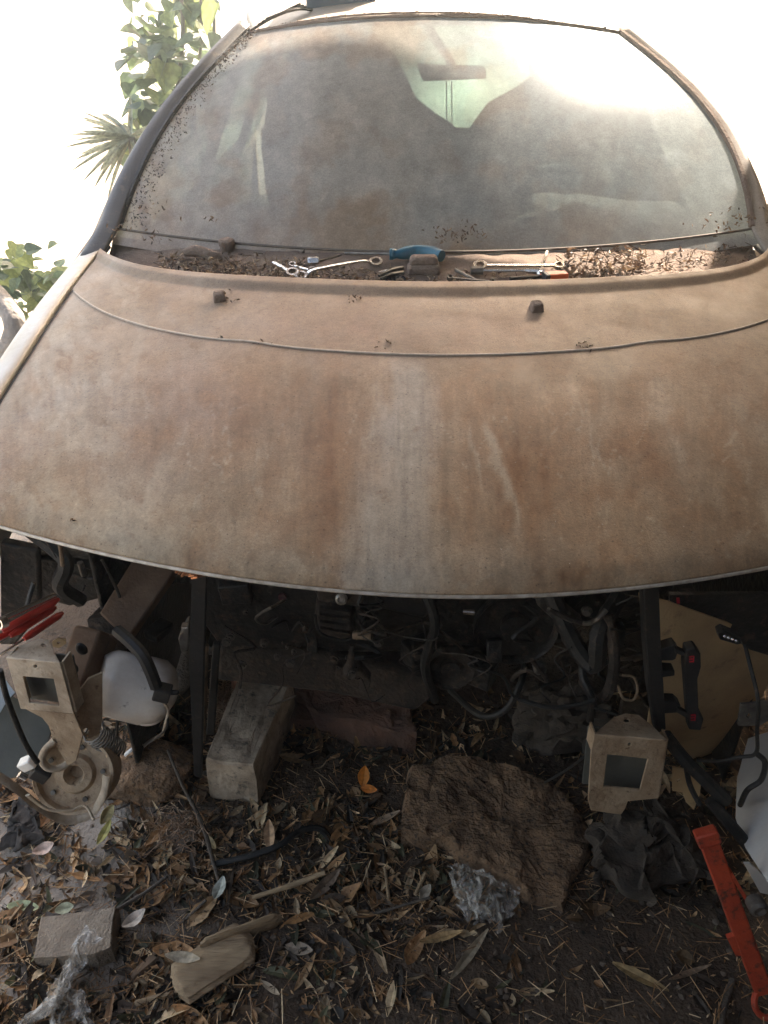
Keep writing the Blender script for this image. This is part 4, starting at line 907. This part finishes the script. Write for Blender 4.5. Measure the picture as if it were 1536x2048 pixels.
# ================================================================= TOOLS ON THE SCUTTLE
def TR(px, py, off=0.0):                              # place on the scuttle tray (z about 1.05)
    return PZ(px, py, 1.064+off)
def ring_spanner(name, a, b, label, ra=.011, rb=.010, w=.009, crank=0, off=.01, mm='steel', grp=None):
    A = TR(*a, off); C_ = TR(*b, off); e = empty(name, (A+C_)/2); tag(e, label, 'spanner', grp); d = (C_-A).normalized()
    up = Vector((0, -.35, 1)).normalized()
    for c, r, nm in ((A, ra, 'ring_end'), (C_, rb, 'ring_end')):
        if not r: continue
        bm = B(); lathe(bm, c, up, [(r*.62, -.004), (r, -.004), (r, .004), (r*.62, .004), (r*.62, -.004)], 20); obj(nm, bm, mm, e)
    mid = (A+C_)/2+Vector((0, 0, crank))
    bm = B(); tube(bm, [A+d*ra*.9, A.lerp(C_, .2)+Vector((0, 0, crank)), A.lerp(C_, .8)+Vector((0, 0, crank)), C_-d*rb*.9], w*.5, 8, 5, flat=.5); obj('shank', bm, mm, e)
    return e
ring_spanner('ring_spanner', (602, 552), (752, 524), 'long cranked ring spanner left of the blue screwdriver', .014, .015, .013, .008, .018)
ring_spanner('ring_spanner', (585, 545), (548, 524), 'short ring spanner with its round end facing out, left end of the tools', .014, 0, .010, 0, .02)
ring_spanner('ring_spanner', (960, 531), (1118, 531), 'long flat ring spanner behind the socket driver on the right', .015, .012, .014, 0, .022, 'steel')
ring_spanner('ring_spanner', (1060, 566), (930, 566), 'thin spanner lying along the cowl edge under the orange block', .009, 0, .006)
ring_spanner('ring_spanner', (585, 530), (625, 541), 'small ring spanner half buried in straw beside the chrome socket', .008, .009, .008, 0, .02)
ring_spanner('ring_spanner', (900, 555), (985, 563), 'thin dark ring spanner between the wiper cover and the socket driver', .007, .006, .006, 0, .014, 'dull_steel')
# socket + extension, left
e = empty('socket_wrench', TR(640, 525)); tag(e, 'square chrome socket on a steel bar at the left of the tools', 'socket wrench')
a = TR(616, 523, .012); b = TR(638, 523, .012); bm = B(); tube(bm, [a, b], .0115, 6, 0); obj('socket', bm, 'steel', e, bevel=.001)
bm = B(); tube(bm, [b, TR(698, 508, .012), TR(700, 500, .012)], .004, 8, 0); obj('bar', bm, 'dull_steel', e)
# T-handle socket driver, right
e = empty('socket_driver', TR(1020, 543)); tag(e, 'chrome socket driver with an upright sliding bar, right group of tools', 'socket driver')
a = TR(942, 541, .015); b = TR(966, 541, .015); c = TR(1084, 541, .015)
bm = B(); tube(bm, [a, b], .0095, 8, 0); obj('socket', bm, 'dull_steel', e)
bm = B(); tube(bm, [b, c], .0038, 8, 0); tube(bm, [TR(1052, 541, .015), TR(1088, 543, .015)], .0065, 8, 0); obj('shaft', bm, 'steel', e)
bm = B(); tube(bm, [TR(1082, 541, .018), TR(1094, 503, .03)], .0035, 8, 0); obj('sliding_bar', bm, 'cream', e)
bm = B(); rough_blob(bm, TR(1080, 548, .015), (.008, .008, .008), sub=2, amp=.02); obj('knuckle', bm, 'steel', e)
# blue screwdriver
e = empty('screwdriver', TR(830, 508)); tag(e, 'screwdriver with a fat blue green handle lying on the scuttle', 'screwdriver')
pts = [TR(779, 508, .03), TR(788, 508, .03), TR(800, 508, .03), TR(830, 504, .03), TR(860, 506, .03), TR(884, 512, .03)]
bm = B(); tube(bm, pts, [.013, .013, .0095, .015, .016, .016, .013], 12, 6); obj('handle', bm, 'blue', e, bevel=.001)
bm = B(); tube(bm, [TR(779, 508, .03), TR(690, 506, .018)], .003, 8, 0); obj('shaft', bm, 'dull_steel', e)
# dusty wiper spindle blocks (belong to the car)
bm = B(); tube(bm, [TR(368, 506, .02), TR(395, 502, .024), TR(425, 510, .018), TR(444, 512, .015)], [.008, .013, .012, .009, .007], 10, 6); obj('wiper_arm', bm, 'dirtlump', car)
c = TR(456, 510, .0); bm = B(); lathe(bm, c, (0, 0, 1), [(.018, 0), (.017, .02), (.019, .024), (.019, .034), (.015, .038), (0, .039)], 20); obj('wiper_spindle', bm, 'dirtlump', car, bevel=.001)
c = TR(847, 548, 0); bm = B(); box(bm, c+Vector((0, 0, .012)), (.075, .045, .022), None, .95); box(bm, c+Vector((0, .004, .030)), (.068, .036, .020), None, .85); obj('wiper_spindle_cover', bm, 'dirtlump', car, bevel=.007)
# black pliers and small sockets
e = empty('pliers', TR(785, 552)); tag(e, 'small black handled pliers left of the dusty wiper cover', 'pliers')
for a, b in (((758, 552), (805, 536)), ((762, 558), (806, 546))):
    bm = B(); tube(bm, [TR(*a, .012), TR((a[0]+b[0])/2, (a[1]+b[1])/2-2, .014), TR(*b, .012)], [.003, .006, .005], 8); obj('handle', bm, 'black_plastic', e)
bm = B(); tube(bm, [TR(757, 545, .014), TR(796, 535, .016)], .002, 6, 0); obj('jaw', bm, 'steel', e)
gs = 'small dark sockets lying at the cowl edge'
for (x, y), lb in zip(((790, 556), (803, 558), (775, 560)), ('middle one of three small dark sockets left of the wiper cover', 'small dark socket nearest to the wiper cover', 'leftmost of three small dark sockets by the pliers')):
    bm = B(); lathe(bm, TR(x, y, .005), (.3, -1, .3), [(.003, -.004), (.0065, -.004), (.0065, .010), (.004, .010), (.0035, .002), (0, .002)], 12); tag(obj('small_socket', bm, mat('dark_socket', (.05, .055, .07), rough=.35, metal=.7, bump=0)), lb, 'socket', gs)
for (x, y), lb in zip(((757, 563), (800, 564)), ('pale washer at the cowl edge under the pliers', 'pale washer touching the dusty wiper cover')):
    bm = B(); lathe(bm, TR(x, y, .006), (0, -.6, .8), [(.005, -.002), (.010, -.002), (.010, .002), (.005, .002), (.005, -.002)], 16); tag(obj('washer', bm, 'tan_fitting'), lb, 'washer', 'pale washers at the cowl edge')
# orange box tool
e = empty('utility_tool', TR(1110, 555)); tag(e, 'bright orange plastic block tool with black clip at the right of the tools', 'tool')
F = Matrix.Rotation(R(8), 3, 'Z')
bm = B(); box(bm, TR(1112, 557, .026), (.046, .026, .026), F); obj('body', bm, 'orange', e, bevel=.003)
bm = B(); box(bm, TR(1092, 560, .026), (.010, .028, .028), F); obj('clip', bm, 'black_plastic', e, bevel=.002)
e = tag(obj('allen_key', (lambda b_: (tube(b_, [TR(1020, 557, .012), TR(1080, 553, .012), TR(1086, 549, .014)], .0042, 8), b_)[1])(B()), 'black_plastic'), 'dark handled driver lying just left of the orange block', 'driver')
bm = B(); tube(bm, [TR(912, 540, .01), TR(950, 560, .01), TR(964, 566, .01)], .0035, 6); tag(obj('steel_strip', bm, 'dull_steel'), 'thin bent dark strip between the wiper cover and the socket driver', 'strip')

# ================================================================= debris on car: straw, curls, crumbs (uncountable)
class Leafs:
    def __init__(s): s.v = []; s.f = []; s.c = []
    def leaf(s, p, d, n, L, Wd, col, curl=.2, jag=0, seg=4):
        d = Vector(d).normalized(); n = Vector(n); n = (n-d*n.dot(d)).normalized(); x = d.cross(n); b = len(s.v); tw = random.uniform(-.5, .5)
        for i in range(seg+1):
            t = i/seg; w = Wd*math.sin(math.pi*min(max(t*.94+.03, 0), 1))**.8*(1+jag*random.uniform(-.5, .5)); c = p+d*(L*(t-.5))+n*(curl*L*(4*(t-.5)**2-.5)*.5)
            xx = x*math.cos(tw*t)+n*math.sin(tw*t)
            s.v += [tuple(c-xx*w*.5+n*w*.22), tuple(c), tuple(c+xx*w*.5+n*w*.22)]; s.c += [col]*3
        for i in range(seg):
            a = b+i*3; s.f += [(a, a+1, a+4, a+3), (a+1, a+2, a+5, a+4)]
    def stick(s, p, q, r, col):
        p = Vector(p); q = Vector(q); F = frame(q-p); b = len(s.v)
        for c in (p, q):
            for k in range(3): s.v.append(tuple(c+F @ Vector((r*math.cos(k*2.09), r*math.sin(k*2.09), 0)))); s.c.append(col)
        for k in range(3): s.f.append((b+k, b+(k+1) % 3, b+3+(k+1) % 3, b+3+k))
    def build(s, name, m, parent=None, kind='stuff'):
        me = bpy.data.meshes.new(name); me.from_pydata(s.v, [], s.f)
        at = me.color_attributes.new('tint', 'FLOAT_COLOR', 'POINT'); at.data.foreach_set('color', np.array([(*c, 1) for c in s.c], dtype=np.float32).ravel())
        o = link_mesh(name, me, m, parent, False)
        if kind: o['kind'] = kind
        return o
random.seed(31)
def rv(a=1): return Vector((random.uniform(-a, a), random.uniform(-a, a), random.uniform(-a, a)))
BR = [(.22, .13, .075), (.16, .09, .055), (.28, .18, .11), (.12, .075, .05), (.09, .06, .045), (.36, .26, .17)]
L = Leafs()
def scatter(x0, x1, y0, y1, n, ln=.02, lift=.016, dens=None):
    for _ in range(n):
        px = random.uniform(x0, x1); py = random.uniform(y0, y1)
        if dens and random.random() > dens(px, py): continue
        if py > np.interp(px, [188, 260, 450, 600, 900, 1200, 1505], [488, 530, 556, 564, 571, 559, 518]): continue
        p = TR(px, py, random.uniform(0, lift)); c = random.choice(BR)
        if random.random() < .5:
            L.leaf(p, rv(), rv(), random.uniform(.4, 1)*ln, random.uniform(.1, .3)*ln, c, random.uniform(.3, 1.6))
        else:
            d = rv(); d.z *= .4; d.normalize(); L.stick(p-d*ln*random.uniform(.2, .7), p+d*ln*.5, random.uniform(.0005, .0012), c)
scatter(320, 620, 505, 565, 1000, .026, .022, lambda x, y: 1 if y > 515+.03*(x-320) else .3)
scatter(560, 780, 500, 568, 380, .022, .010)
scatter(700, 940, 500, 570, 260, .02, .008)
scatter(900, 1140, 505, 570, 220, .02, .006)
scatter(1120, 1290, 485, 560, 420, .034, .022)
scatter(1230, 1500, 470, 545, 500, .02, .012)
tag(L.build('debris', 'leafbit'), 'dry curled leaf crumbs and straw lying in the scuttle behind the cowl edge')
# small clusters on the glass, pillar and bonnet
L = Leafs()
def ws_at(px, py):
    best = None
    q0 = ws_pt(.5, .3); return PP(px, py, q0, Vector((0, -.55, .83)).normalized())
for cx, cy, n, sp in ((915, 475, 60, 26), (1470, 450, 60, 40), (425, 447, 6, 10), (240, 465, 14, 14), (300, 480, 14, 18), (330, 430, 10, 30)):
    for _ in range(n):
        p = ws_at(cx+random.gauss(0, sp), cy+random.gauss(0, sp*.35))+Vector((0, -.012, .012)); L.leaf(p, rv(), rv(), random.uniform(.006, .016), .004, random.choice(BR[:4]), .5)
for i in range(700):                                   # grit along the left pillar edge
    t = random.random(); p = ws_pt(random.uniform(0, .03)+.03*random.random()**2, t)+Vector((0, -.006, .008))
    L.leaf(p, rv(), rv(), random.uniform(.003, .009), .003, random.choice(BR[3:5]+[(.08, .06, .05)]), .5)
for i in range(200):
    p = roof_pt(random.uniform(.02, .98), random.uniform(.01, .035))+Vector((0, 0, .003)); L.leaf(p, rv(), rv(), random.uniform(.003, .008), .003, random.choice(BR), .5)
for cx, cy, n, sp in ((440, 592, 14, 10), (455, 603, 12, 8), (706, 600, 12, 9), (525, 688, 9, 9), (438, 680, 5, 5), (1170, 692, 16, 10), (770, 690, 10, 14), (1065, 610, 6, 6), (148, 1042, 5, 4), (1085, 580, 4, 4)):
    for _ in range(n):
        p = PH(cx+random.gauss(0, sp), cy+random.gauss(0, sp*.5))+Vector((0, 0, .003)); L.leaf(p, rv(), rv(), random.uniform(.004, .011), .003, random.choice(BR), .5)
for _ in range(380):
    px = random.uniform(150, 1500); py = random.uniform(600, 1150); p = PH(px, py)+Vector((0, 0, .0012)); d = Vector((random.uniform(-1, 1), random.uniform(-1, 1), random.uniform(-.1, .2)))
    L.leaf(p, d, (0, 0, 1), random.uniform(.0015, .004), .0012, random.choice([(.12, .09, .06), (.09, .07, .05), (.38, .32, .25)]), .1, seg=2)
tag(L.build('dust_crumbs', 'leafbit'), 'scattered crumbs and leaf bits stuck on the dusty bonnet, glass and pillar')
# blue container on the roof
p = PY(682, 10, 2.9); rzz = 1.585
e = empty('storage_box', (p.x, 2.95, rzz)); tag(e, 'dark blue box standing on the car roof at the top of the picture', 'box')
c = PY(682, 12, 2.85)
bm = B(); box(bm, (c.x, 2.93, c.z+.05), (.215, .16, .12)); obj('box_body', bm, mat('dark_blue_plastic', (.02, .045, .07), (.03, .06, .085), 10, .5), e, bevel=.006)
bm = B(); box(bm, (c.x, 2.93, c.z+.12), (.225, .17, .02)); obj('lid', bm, 'blue', e, bevel=.004)
bm = B(); 
for k in range(5): tube(bm, [PY(500+k*8, 62-k*6, 2.62), PY(545+k*10, 35-k*4, 2.66), PY(600+k*6, 8+k*3, 2.8)], .0035, 6, wob=.3)
tag(obj('wire_tangle', bm, 'cloth'), 'thin dark twigs lying along the left roof edge beside the box', 'twigs')

# ================================================================= GROUND LITTER
LC = [(.50, .30, .15), (.38, .20, .09), (.27, .14, .065), (.58, .41, .24), (.12, .075, .045), (.07, .045, .03), (.30, .15, .06), (.09, .085, .045), (.05, .035, .025), (.04, .028, .02)]
random.seed(77)
def litter_density(px, py):
    d = .95
    if px > 420 and py > 1800+.02*px: d *= np.interp(py, [1800, 1900], [.6, .22])*np.interp(px, [420, 900, 1250], [1.6, .8, .7])
    if px > 1040 and py > 1780: d *= .45
    if px < 230 and 1690 < py < 1830: d *= .35
    if px > 1000: d *= .5
    return d
L = Leafs()
for i in range(12500):
    px = random.uniform(-150, 1700); py = 1380+680*random.random()**.9
    if random.random() > litter_density(px, py)*smoothstep(-.42, .10, fbm(px*.008, py*.010, 5, 4)): continue
    p = G(px, py, random.uniform(.001, .016)); az = random.uniform(0, 6.28); d = Vector((math.cos(az), math.sin(az), random.uniform(-.35, .35)))
    big = random.random() < .34
    Ln = random.uniform(.045, .085) if big else random.uniform(.015, .045)
    c = random.choice(LC); f = random.choice((.35, .5, .7, .9, 1.25))*random.uniform(.85, 1.15)
    n = Vector((random.uniform(-.6, .6), random.uniform(-.7, .4), 1))
    L.leaf(p, d, n, Ln*(1 if random.random() < .8 else .5), Ln*random.choice((.12, .16, .22, .3, .42)), tuple(v*f for v in c), random.uniform(-.2, 1.1), random.choice((.1, .3, .9)), 6)
tag(L.build('leaf_litter', 'leafbit'), 'thick litter of dry narrow brown leaves on the soil')
L = Leafs()
for i in range(9000):
    px = random.uniform(-150, 1700); py = 1390+670*random.random()**.85
    if random.random() > litter_density(px, py)+.25: continue
    p = G(px, py, random.uniform(.001, .02)); az = random.uniform(0, 6.28); d = Vector((math.cos(az), math.sin(az), random.uniform(-.3, .3)))*random.uniform(.004, .03)
    c = random.choice(LC[:7])
    if random.random() < .6: L.stick(p-d, p+d, random.uniform(.0004, .0012), c)
    else: L.leaf(p, d, rv(), random.uniform(.004, .012), .004, c, .3, .3, 2)
# straw heap between struts
for i in range(420):
    p = PZ(random.gauss(452, 16), random.gauss(1410, 28), random.uniform(.03, .09)); d = rv(.02); d.z *= .6; L.stick(p-d, p+d, random.uniform(.0008, .0016), random.choice([(.40, .24, .15), (.3, .17, .1), (.46, .3, .2)]))
for i in range(260):
    p = PZ(random.gauss(350, 30), random.gauss(1650, 28), random.uniform(.01, .06)); d = rv(.012); L.stick(p-d, p+d, random.uniform(.0005, .001), random.choice([(.40, .26, .17), (.3, .17, .1)]))
tag(L.build('straw_litter', 'leafbit'), 'fine straw, needles and twig crumbs strewn over the soil')
# clods and pebbles
bm = B()
for i in range(500):
    px = random.uniform(-100, 1650); py = random.uniform(1450, 2080); p = G(px, py, .001); s = random.uniform(.002, .008)
    r = bmesh.ops.create_icosphere(bm, subdivisions=1, radius=1)
    for v in r['verts']: v.co = p+Vector((v.co.x*s, v.co.y*s, v.co.z*s*.7))*random.uniform(.8, 1.2)
tag(obj('pebbles', bm, mat('clod', (.17, .125, .09), (.10, .07, .05), 5), None, kind='stuff'), 'small clods and pebbles in the soil')

# single leaves that stand out
def leaf_thing(a, b, w, col, label, z=.02, curl=.25, nseg=8, tilt=(0, -.3, 1), name='dry_leaf', cat='leaf', group=None, m='leafbit'):
    A = G(*a, z); C_ = G(*b, z); l = Leafs(); l.leaf((A+C_)/2, C_-A, tilt, (C_-A).length, w, col, curl, .12, nseg)
    o = l.build(name, m, kind=None); s = o.modifiers.new('solid', 'SOLIDIFY'); s.thickness = .0006
    tag(o, label, cat, group); return o
leaf_thing((1225, 1925), (1338, 1982), .022, (.34, .22, .10), 'long tan lance shaped leaf lying alone on bare soil at lower right', .012, .08)
leaf_thing((538, 1640), (540, 1705), .024, (.50, .30, .17), 'upright light brown leaf standing right of the concrete block', .03, .1)
leaf_thing((838, 1884), (925, 1862), .018, (.42, .26, .12), 'pointed golden brown leaf left of the clear plastic bag', .02)
leaf_thing((900, 1960), (975, 1860), .018, (.34, .26, .17), 'grey brown curled leaf hanging below the plastic bag', .02)
leaf_thing((570, 1892), (626, 1902), .024, (.34, .26, .19), 'small pale folded leaf on bare soil right of the split wood', .012)
leaf_thing((735, 1850), (775, 1950), .018, (.32, .21, .12), 'long brown leaf pointing down at centre bottom', .012)
leaf_thing((200, 1648), (225, 1610), .026, (.55, .45, .22), 'pale yellow leaf standing below the cream drum', .05, .2, tilt=(.3, -1, .3))
leaf_thing((195, 1690), (222, 1640), .02, (.30, .26, .08), 'olive yellow leaf under the pale yellow one', .03)
leaf_thing((15, 1812), (78, 1816), .026, (.50, .52, .30), 'pale green leaf flat on the soil at the left edge', .012)
leaf_thing((110, 1822), (147, 1812), .022, (.48, .48, .32), 'pale green white leaf touching the upper edge of the paver', .03)
leaf_thing((66, 1706), (108, 1688), .026, (.62, .44, .35), 'pinkish curled leaf below the black rag', .03, .5)
leaf_thing((410, 1670), (432, 1698), .016, (.46, .34, .18), 'small yellow brown leaf left of the black hose end', .02)
leaf_thing((330, 1910), (400, 1918), .020, (.50, .40, .28), 'pale dry leaf lying on top of the split wood', .04, .2)
leaf_thing((245, 1855), (290, 1820), .028, (.55, .45, .36), 'crumpled pale leaf right of the paver', .04, .6)
leaf_thing((740, 1650), (800, 1622), .016, (.38, .26, .17), 'narrow tan leaf between the orange leaf and the rock', .02)
leaf_thing((680, 1740), (620, 1800), .024, (.22, .15, .10), 'broad dull brown leaf in the centre of the litter', .02)
leaf_thing((860, 1770), (840, 1800), .02, (.46, .38, .28), 'short pale leaf below the left tip of the rock', .02)
leaf_thing((560, 1990), (520, 1960), .012, (.40, .30, .2), 'tiny tan leaf on bare soil right of the wood end', .01)
leaf_thing((1335, 1960), (1420, 1930), .010, (.30, .2, .13), 'thin twig like leaf beside the orange red bar foot', .01)
leaf_thing((430, 1800), (446, 1755), .028, (.36, .36, .30), 'grey green round leaf at the end of the upright twig', .03, .3)
og = empty('orange_leaf', G(728, 1575)); tag(og, 'bright orange folded leaf in the dark litter under the engine', 'leaf')
l = Leafs(); l.leaf(G(728, 1552, .03), (.1, .5, .6), (-.3, -1, .2), .05, .028, (.62, .20, .03), .2, .1, 6); l.build('leaf_blade', 'leafbit', og, None)
l = Leafs(); l.leaf(G(738, 1578, .02), (1, -.2, .1), (0, -.6, 1), .04, .02, (.55, .17, .03), .2, .1, 6); l.build('leaf_blade', 'leafbit', og, None)
# twigs, sticks, hose
def stick_thing(pts, r, m, label, cat='twig', name='twig', **k):
    bm = B(); tube(bm, [G(p[0], p[1], p[2]) for p in pts], r, 7, wob=.25, **k); return tag(obj(name, bm, m), label, cat)
stick_thing([(335, 1500, .10), (360, 1560, .08), (375, 1590, .06), (405, 1650, .04), (425, 1720, .03), (440, 1770, .02)], [.003, .004, .005, .004], 'bark', 'upright crooked dark twig left of the concrete block')
stick_thing([(430, 1728, .02), (500, 1712, .03), (560, 1690, .035), (600, 1662, .04), (640, 1658, .03), (668, 1690, .005)], .007, 'rubber', 'black ribbed hose piece arching over the litter in the centre', 'hose', 'hose_piece', rib=.12)
stick_thing([(235, 1818, .02), (290, 1785, .025), (335, 1752, .03)], .004, 'bark', 'thin straight brown stick right of the paver top')
stick_thing([(505, 1795, .02), (590, 1768, .03), (650, 1745, .04)], [.004, .006, .005], 'wood', 'pale split stick in the centre of the litter')
stick_thing([(715, 1838, .01), (790, 1815, .02), (860, 1795, .03)], .003, 'bark', 'thin dark twig crossing the litter below the rock tip')
stick_thing([(770, 1735, .02), (778, 1800, .02)], .004, 'wood', 'short pale upright stick left of the rock')
stick_thing([(830, 1790, .02), (852, 1745, .03)], .004, 'wood', 'short tan stick leaning toward the rock')
stick_thing([(1440, 2060, .01), (1455, 1990, .01), (1465, 1960, .01)], .006, 'bark', 'brown stick at the lower right edge beside the bar ring')
stick_thing([(60, 1790, .01), (20, 1840, .02)], .003, 'wood', 'pale twig at the left edge above the paver')
stick_thing([(360, 1850, .01), (412, 1800, .03)], .003, 'bark', 'short twig right of the crumpled pale leaf')
# split wood
wd = empty('split_wood', G(440, 1930)); tag(wd, 'splintered length of pale split wood lying in the litter at lower centre left', 'wood')
def wood_pt_factory(a0, a1, w, hgt, seed):
    A = G(*a0, .0); C_ = G(*a1, .0); d = (C_-A).normalized(); x = d.cross(Vector((0, 0, 1))).normalized()
    def f(s, t):
        th = (s-.02)*2*math.pi; k = .5+.5*smoothstep(0, .08, t)*smoothstep(1, .9, t)
        r = 1+.18*fbm(math.cos(th)*3+seed, math.sin(th)*3, t*.8, 4)+.05*fbm(th*9, t*2, seed)
        return A.lerp(C_, t+.05*fbm(s*6, seed, 0)*(1 if t > .5 else -1)*abs(t-.5))+x*(w*.5*k*math.cos(th)*r)+Vector((0, 0, hgt*.5+hgt*.5*k*math.sin(th)*r))
    return f
grid_mesh('wood_piece', wood_pt_factory((352, 1985), (505, 1885), .085, .035, 2), 40, 40, 'wood', wd)
grid_mesh('wood_splinter', wood_pt_factory((405, 1905), (565, 1848), .014, .05, 5), 12, 30, 'wood', wd)
grid_mesh('wood_splinter', wood_pt_factory((268, 2015), (365, 1988), .012, .02, 6), 12, 30, 'wood', wd)
grid_mesh('wood_splinter', wood_pt_factory((265, 1960), (330, 1905), .02, .02, 9), 12, 30, mat('wood_dark', (.20, .12, .07), (.12, .075, .045), 30, .9), wd)
# rusty mixed scrap by the left
random.seed(3)
for (x, y, lb) in ((262, 1500, 'pale broken plastic clip lying above the dark stone'), (300, 1482, 'pale twisted plastic strip right of the coil spring')):
    bm = B(); tube(bm, [G(x-12, y+10, .10), G(x, y, .11), G(x+22, y-12, .10)], .006, 6, flat=.5); tag(obj('plastic_clip', bm, 'white_panel'), lb, 'clip')

# ================================================================= BACKGROUND PLANTS, LEFT
random.seed(19)
def leaf_mesh(name, L_, W_, lobes=True):
    bm = B(); pts = []
    if lobes:
        prof = [(0, .05), (.25, 0), (.45, .16), (.46, .38), (.33, .62), (.14, .86), (0, 1)]
    else: prof = [(0, 0), (.05, .1), (.07, .3), (.06, .6), (.03, .85), (0, 1)]
    c = bm.verts.new((0, L_*.45, -.006*L_/.1)); ring = []
    for x, y in prof+[(-a, b) for a, b in reversed(prof[1:-1])]: ring.append(bm.verts.new((x*W_, y*L_, abs(x)*.35*W_-.15*y*y*L_)))
    for i in range(len(ring)): bm.faces.new((c, ring[i], ring[(i+1) % len(ring)]))
    me = bpy.data.meshes.new(name); bm.to_mesh(me); bm.free()
    return me
def tinted(me, col):
    at = me.color_attributes.new('tint', 'FLOAT_COLOR', 'POINT'); at.data.foreach_set('color', np.array([(*col, 1)]*len(me.vertices), dtype=np.float32).ravel()); me.materials.append(M['live_leaf']); return me
vine_leaves = [tinted(leaf_mesh('vine_leaf', .11, .12), c) for c in ((.16, .22, .11), (.12, .17, .10), (.26, .31, .12), (.09, .13, .08))]
def place_leaf(parent, me, p, sc, yaw=None, pitch=None):
    o = bpy.data.objects.new('leaf', me); COL.objects.link(o); o.parent = parent; o.location = Vector(p)-ORG[parent.name]
    o.rotation_euler = (pitch if pitch is not None else random.uniform(-1.2, .6), random.uniform(-.6, .6), yaw if yaw is not None else random.uniform(0, 6.28)); o.scale = (sc,)*3
vy = 4.3
vb = PY(370, 320, vy); vb.z = 0
vine = empty('climbing_vine', vb); tag(vine, 'tall leafy vine with broad pale sunlit leaves behind the left pillar', 'vine')
for k in range(4):
    bm = B(); x = vb.x+random.uniform(-.25, .3); tube(bm, [(x, vy, 0), (x+.04, vy+.05, .5), (x-.05, vy, 1.0), (x+.05, vy, 1.5), (x, vy, 2.1)], [.012, .009, .006], 6); obj('stem', bm, 'trunk', vine)
cnt = 0
while cnt < 230:
    py = random.uniform(-120, 320); cx = np.interp(py, [-120, 0, 120, 250, 320], [380, 345, 345, 315, 290]); hw = np.interp(py, [-120, 0, 120, 320], [90, 95, 85, 50])
    px = random.gauss(cx, hw*.62)
    if px < 262-.1*max(0, py-100) or px > 470: continue
    p = PY(px, py, vy+random.uniform(-.25, .45)); place_leaf(vine, random.choice(vine_leaves), p, random.uniform(.6, 1.35)); cnt += 1
# fan palm / spiky plant
sp_c = PY(262, 275, 4.0); spb = Vector((sp_c.x, sp_c.y, 0))
pl = empty('spiky_plant', spb); tag(pl, 'spiky fan leaved plant left of the vine', 'plant')
bm = B(); tube(bm, [spb, spb+Vector((0, 0, sp_c.z*.6)), sp_c+Vector((0, 0, 0))], [.05, .03, .02], 8); obj('stem', bm, 'trunk', pl)
blade = tinted(leaf_mesh('palm_blade', .34, .16, False), (.42, .44, .33))
for k in range(46):
    o = bpy.data.objects.new('leaf_blade', blade); COL.objects.link(o); o.parent = pl; o.location = sp_c-spb
    a = random.uniform(-.3, 1.0) if k < 30 else random.uniform(0, 6.28)
    o.rotation_euler = (random.uniform(-.7, .8), 0, R(90)+random.uniform(-1.0, 1.0) if k < 30 else a); o.scale = (1, random.uniform(.6, 1), 1)
# low ivy at the left edge
ivb = PY(50, 640, 3.4); ivb.z = 0
ivy = empty('ivy_bush', ivb); tag(ivy, 'low ivy bush with pale leaves at the left edge beyond the car', 'ivy')
bm = B(); tube(bm, [ivb, ivb+Vector((.02, 0, .15)), ivb+Vector((.05, 0, .3))], .012, 6); obj('stem', bm, 'trunk', ivy)
for k in range(150):
    px = random.gauss(45, 42); py = random.gauss(560, 34)
    if px > 118: continue
    place_leaf(ivy, random.choice(vine_leaves), PY(px, py, 3.4+random.uniform(-.2, .3)), random.uniform(.45, .85))
tb = PY(-30, 700, 3.0)
bm = B(); tube(bm, [PY(-60, 560, 3.1), PY(0, 600, 3.0), PY(30, 660, 2.9), PY(-10, 760, 2.9)], [.05, .045, .04, .05], 12, wob=.1); tag(obj('fallen_trunk', bm, 'trunk'), 'grey bark branch at the left edge below the ivy', 'branch')

# ---------------------------------------------------------------- thin haze volume added to imitate backlight glare
hz = bpy.data.materials.new('glare_haze'); hz.use_nodes = True; n = hz.node_tree.nodes; n.remove(n['Principled BSDF'])
v = n.new('ShaderNodeVolumePrincipled'); v.inputs['Density'].default_value = .025; v.inputs['Anisotropy'].default_value = .8; v.inputs['Color'].default_value = (.82, .93, 1, 1)
hz.node_tree.links.new(v.outputs[0], n['Material Output'].inputs['Volume'])
bm = B(); box(bm, (0, 25, 1.25), (150, 200, 4.7)); o = obj('haze', bm, hz, None, smooth=False, kind='stuff'); o['label'] = 'faint haze added round the car to imitate backlight glare'
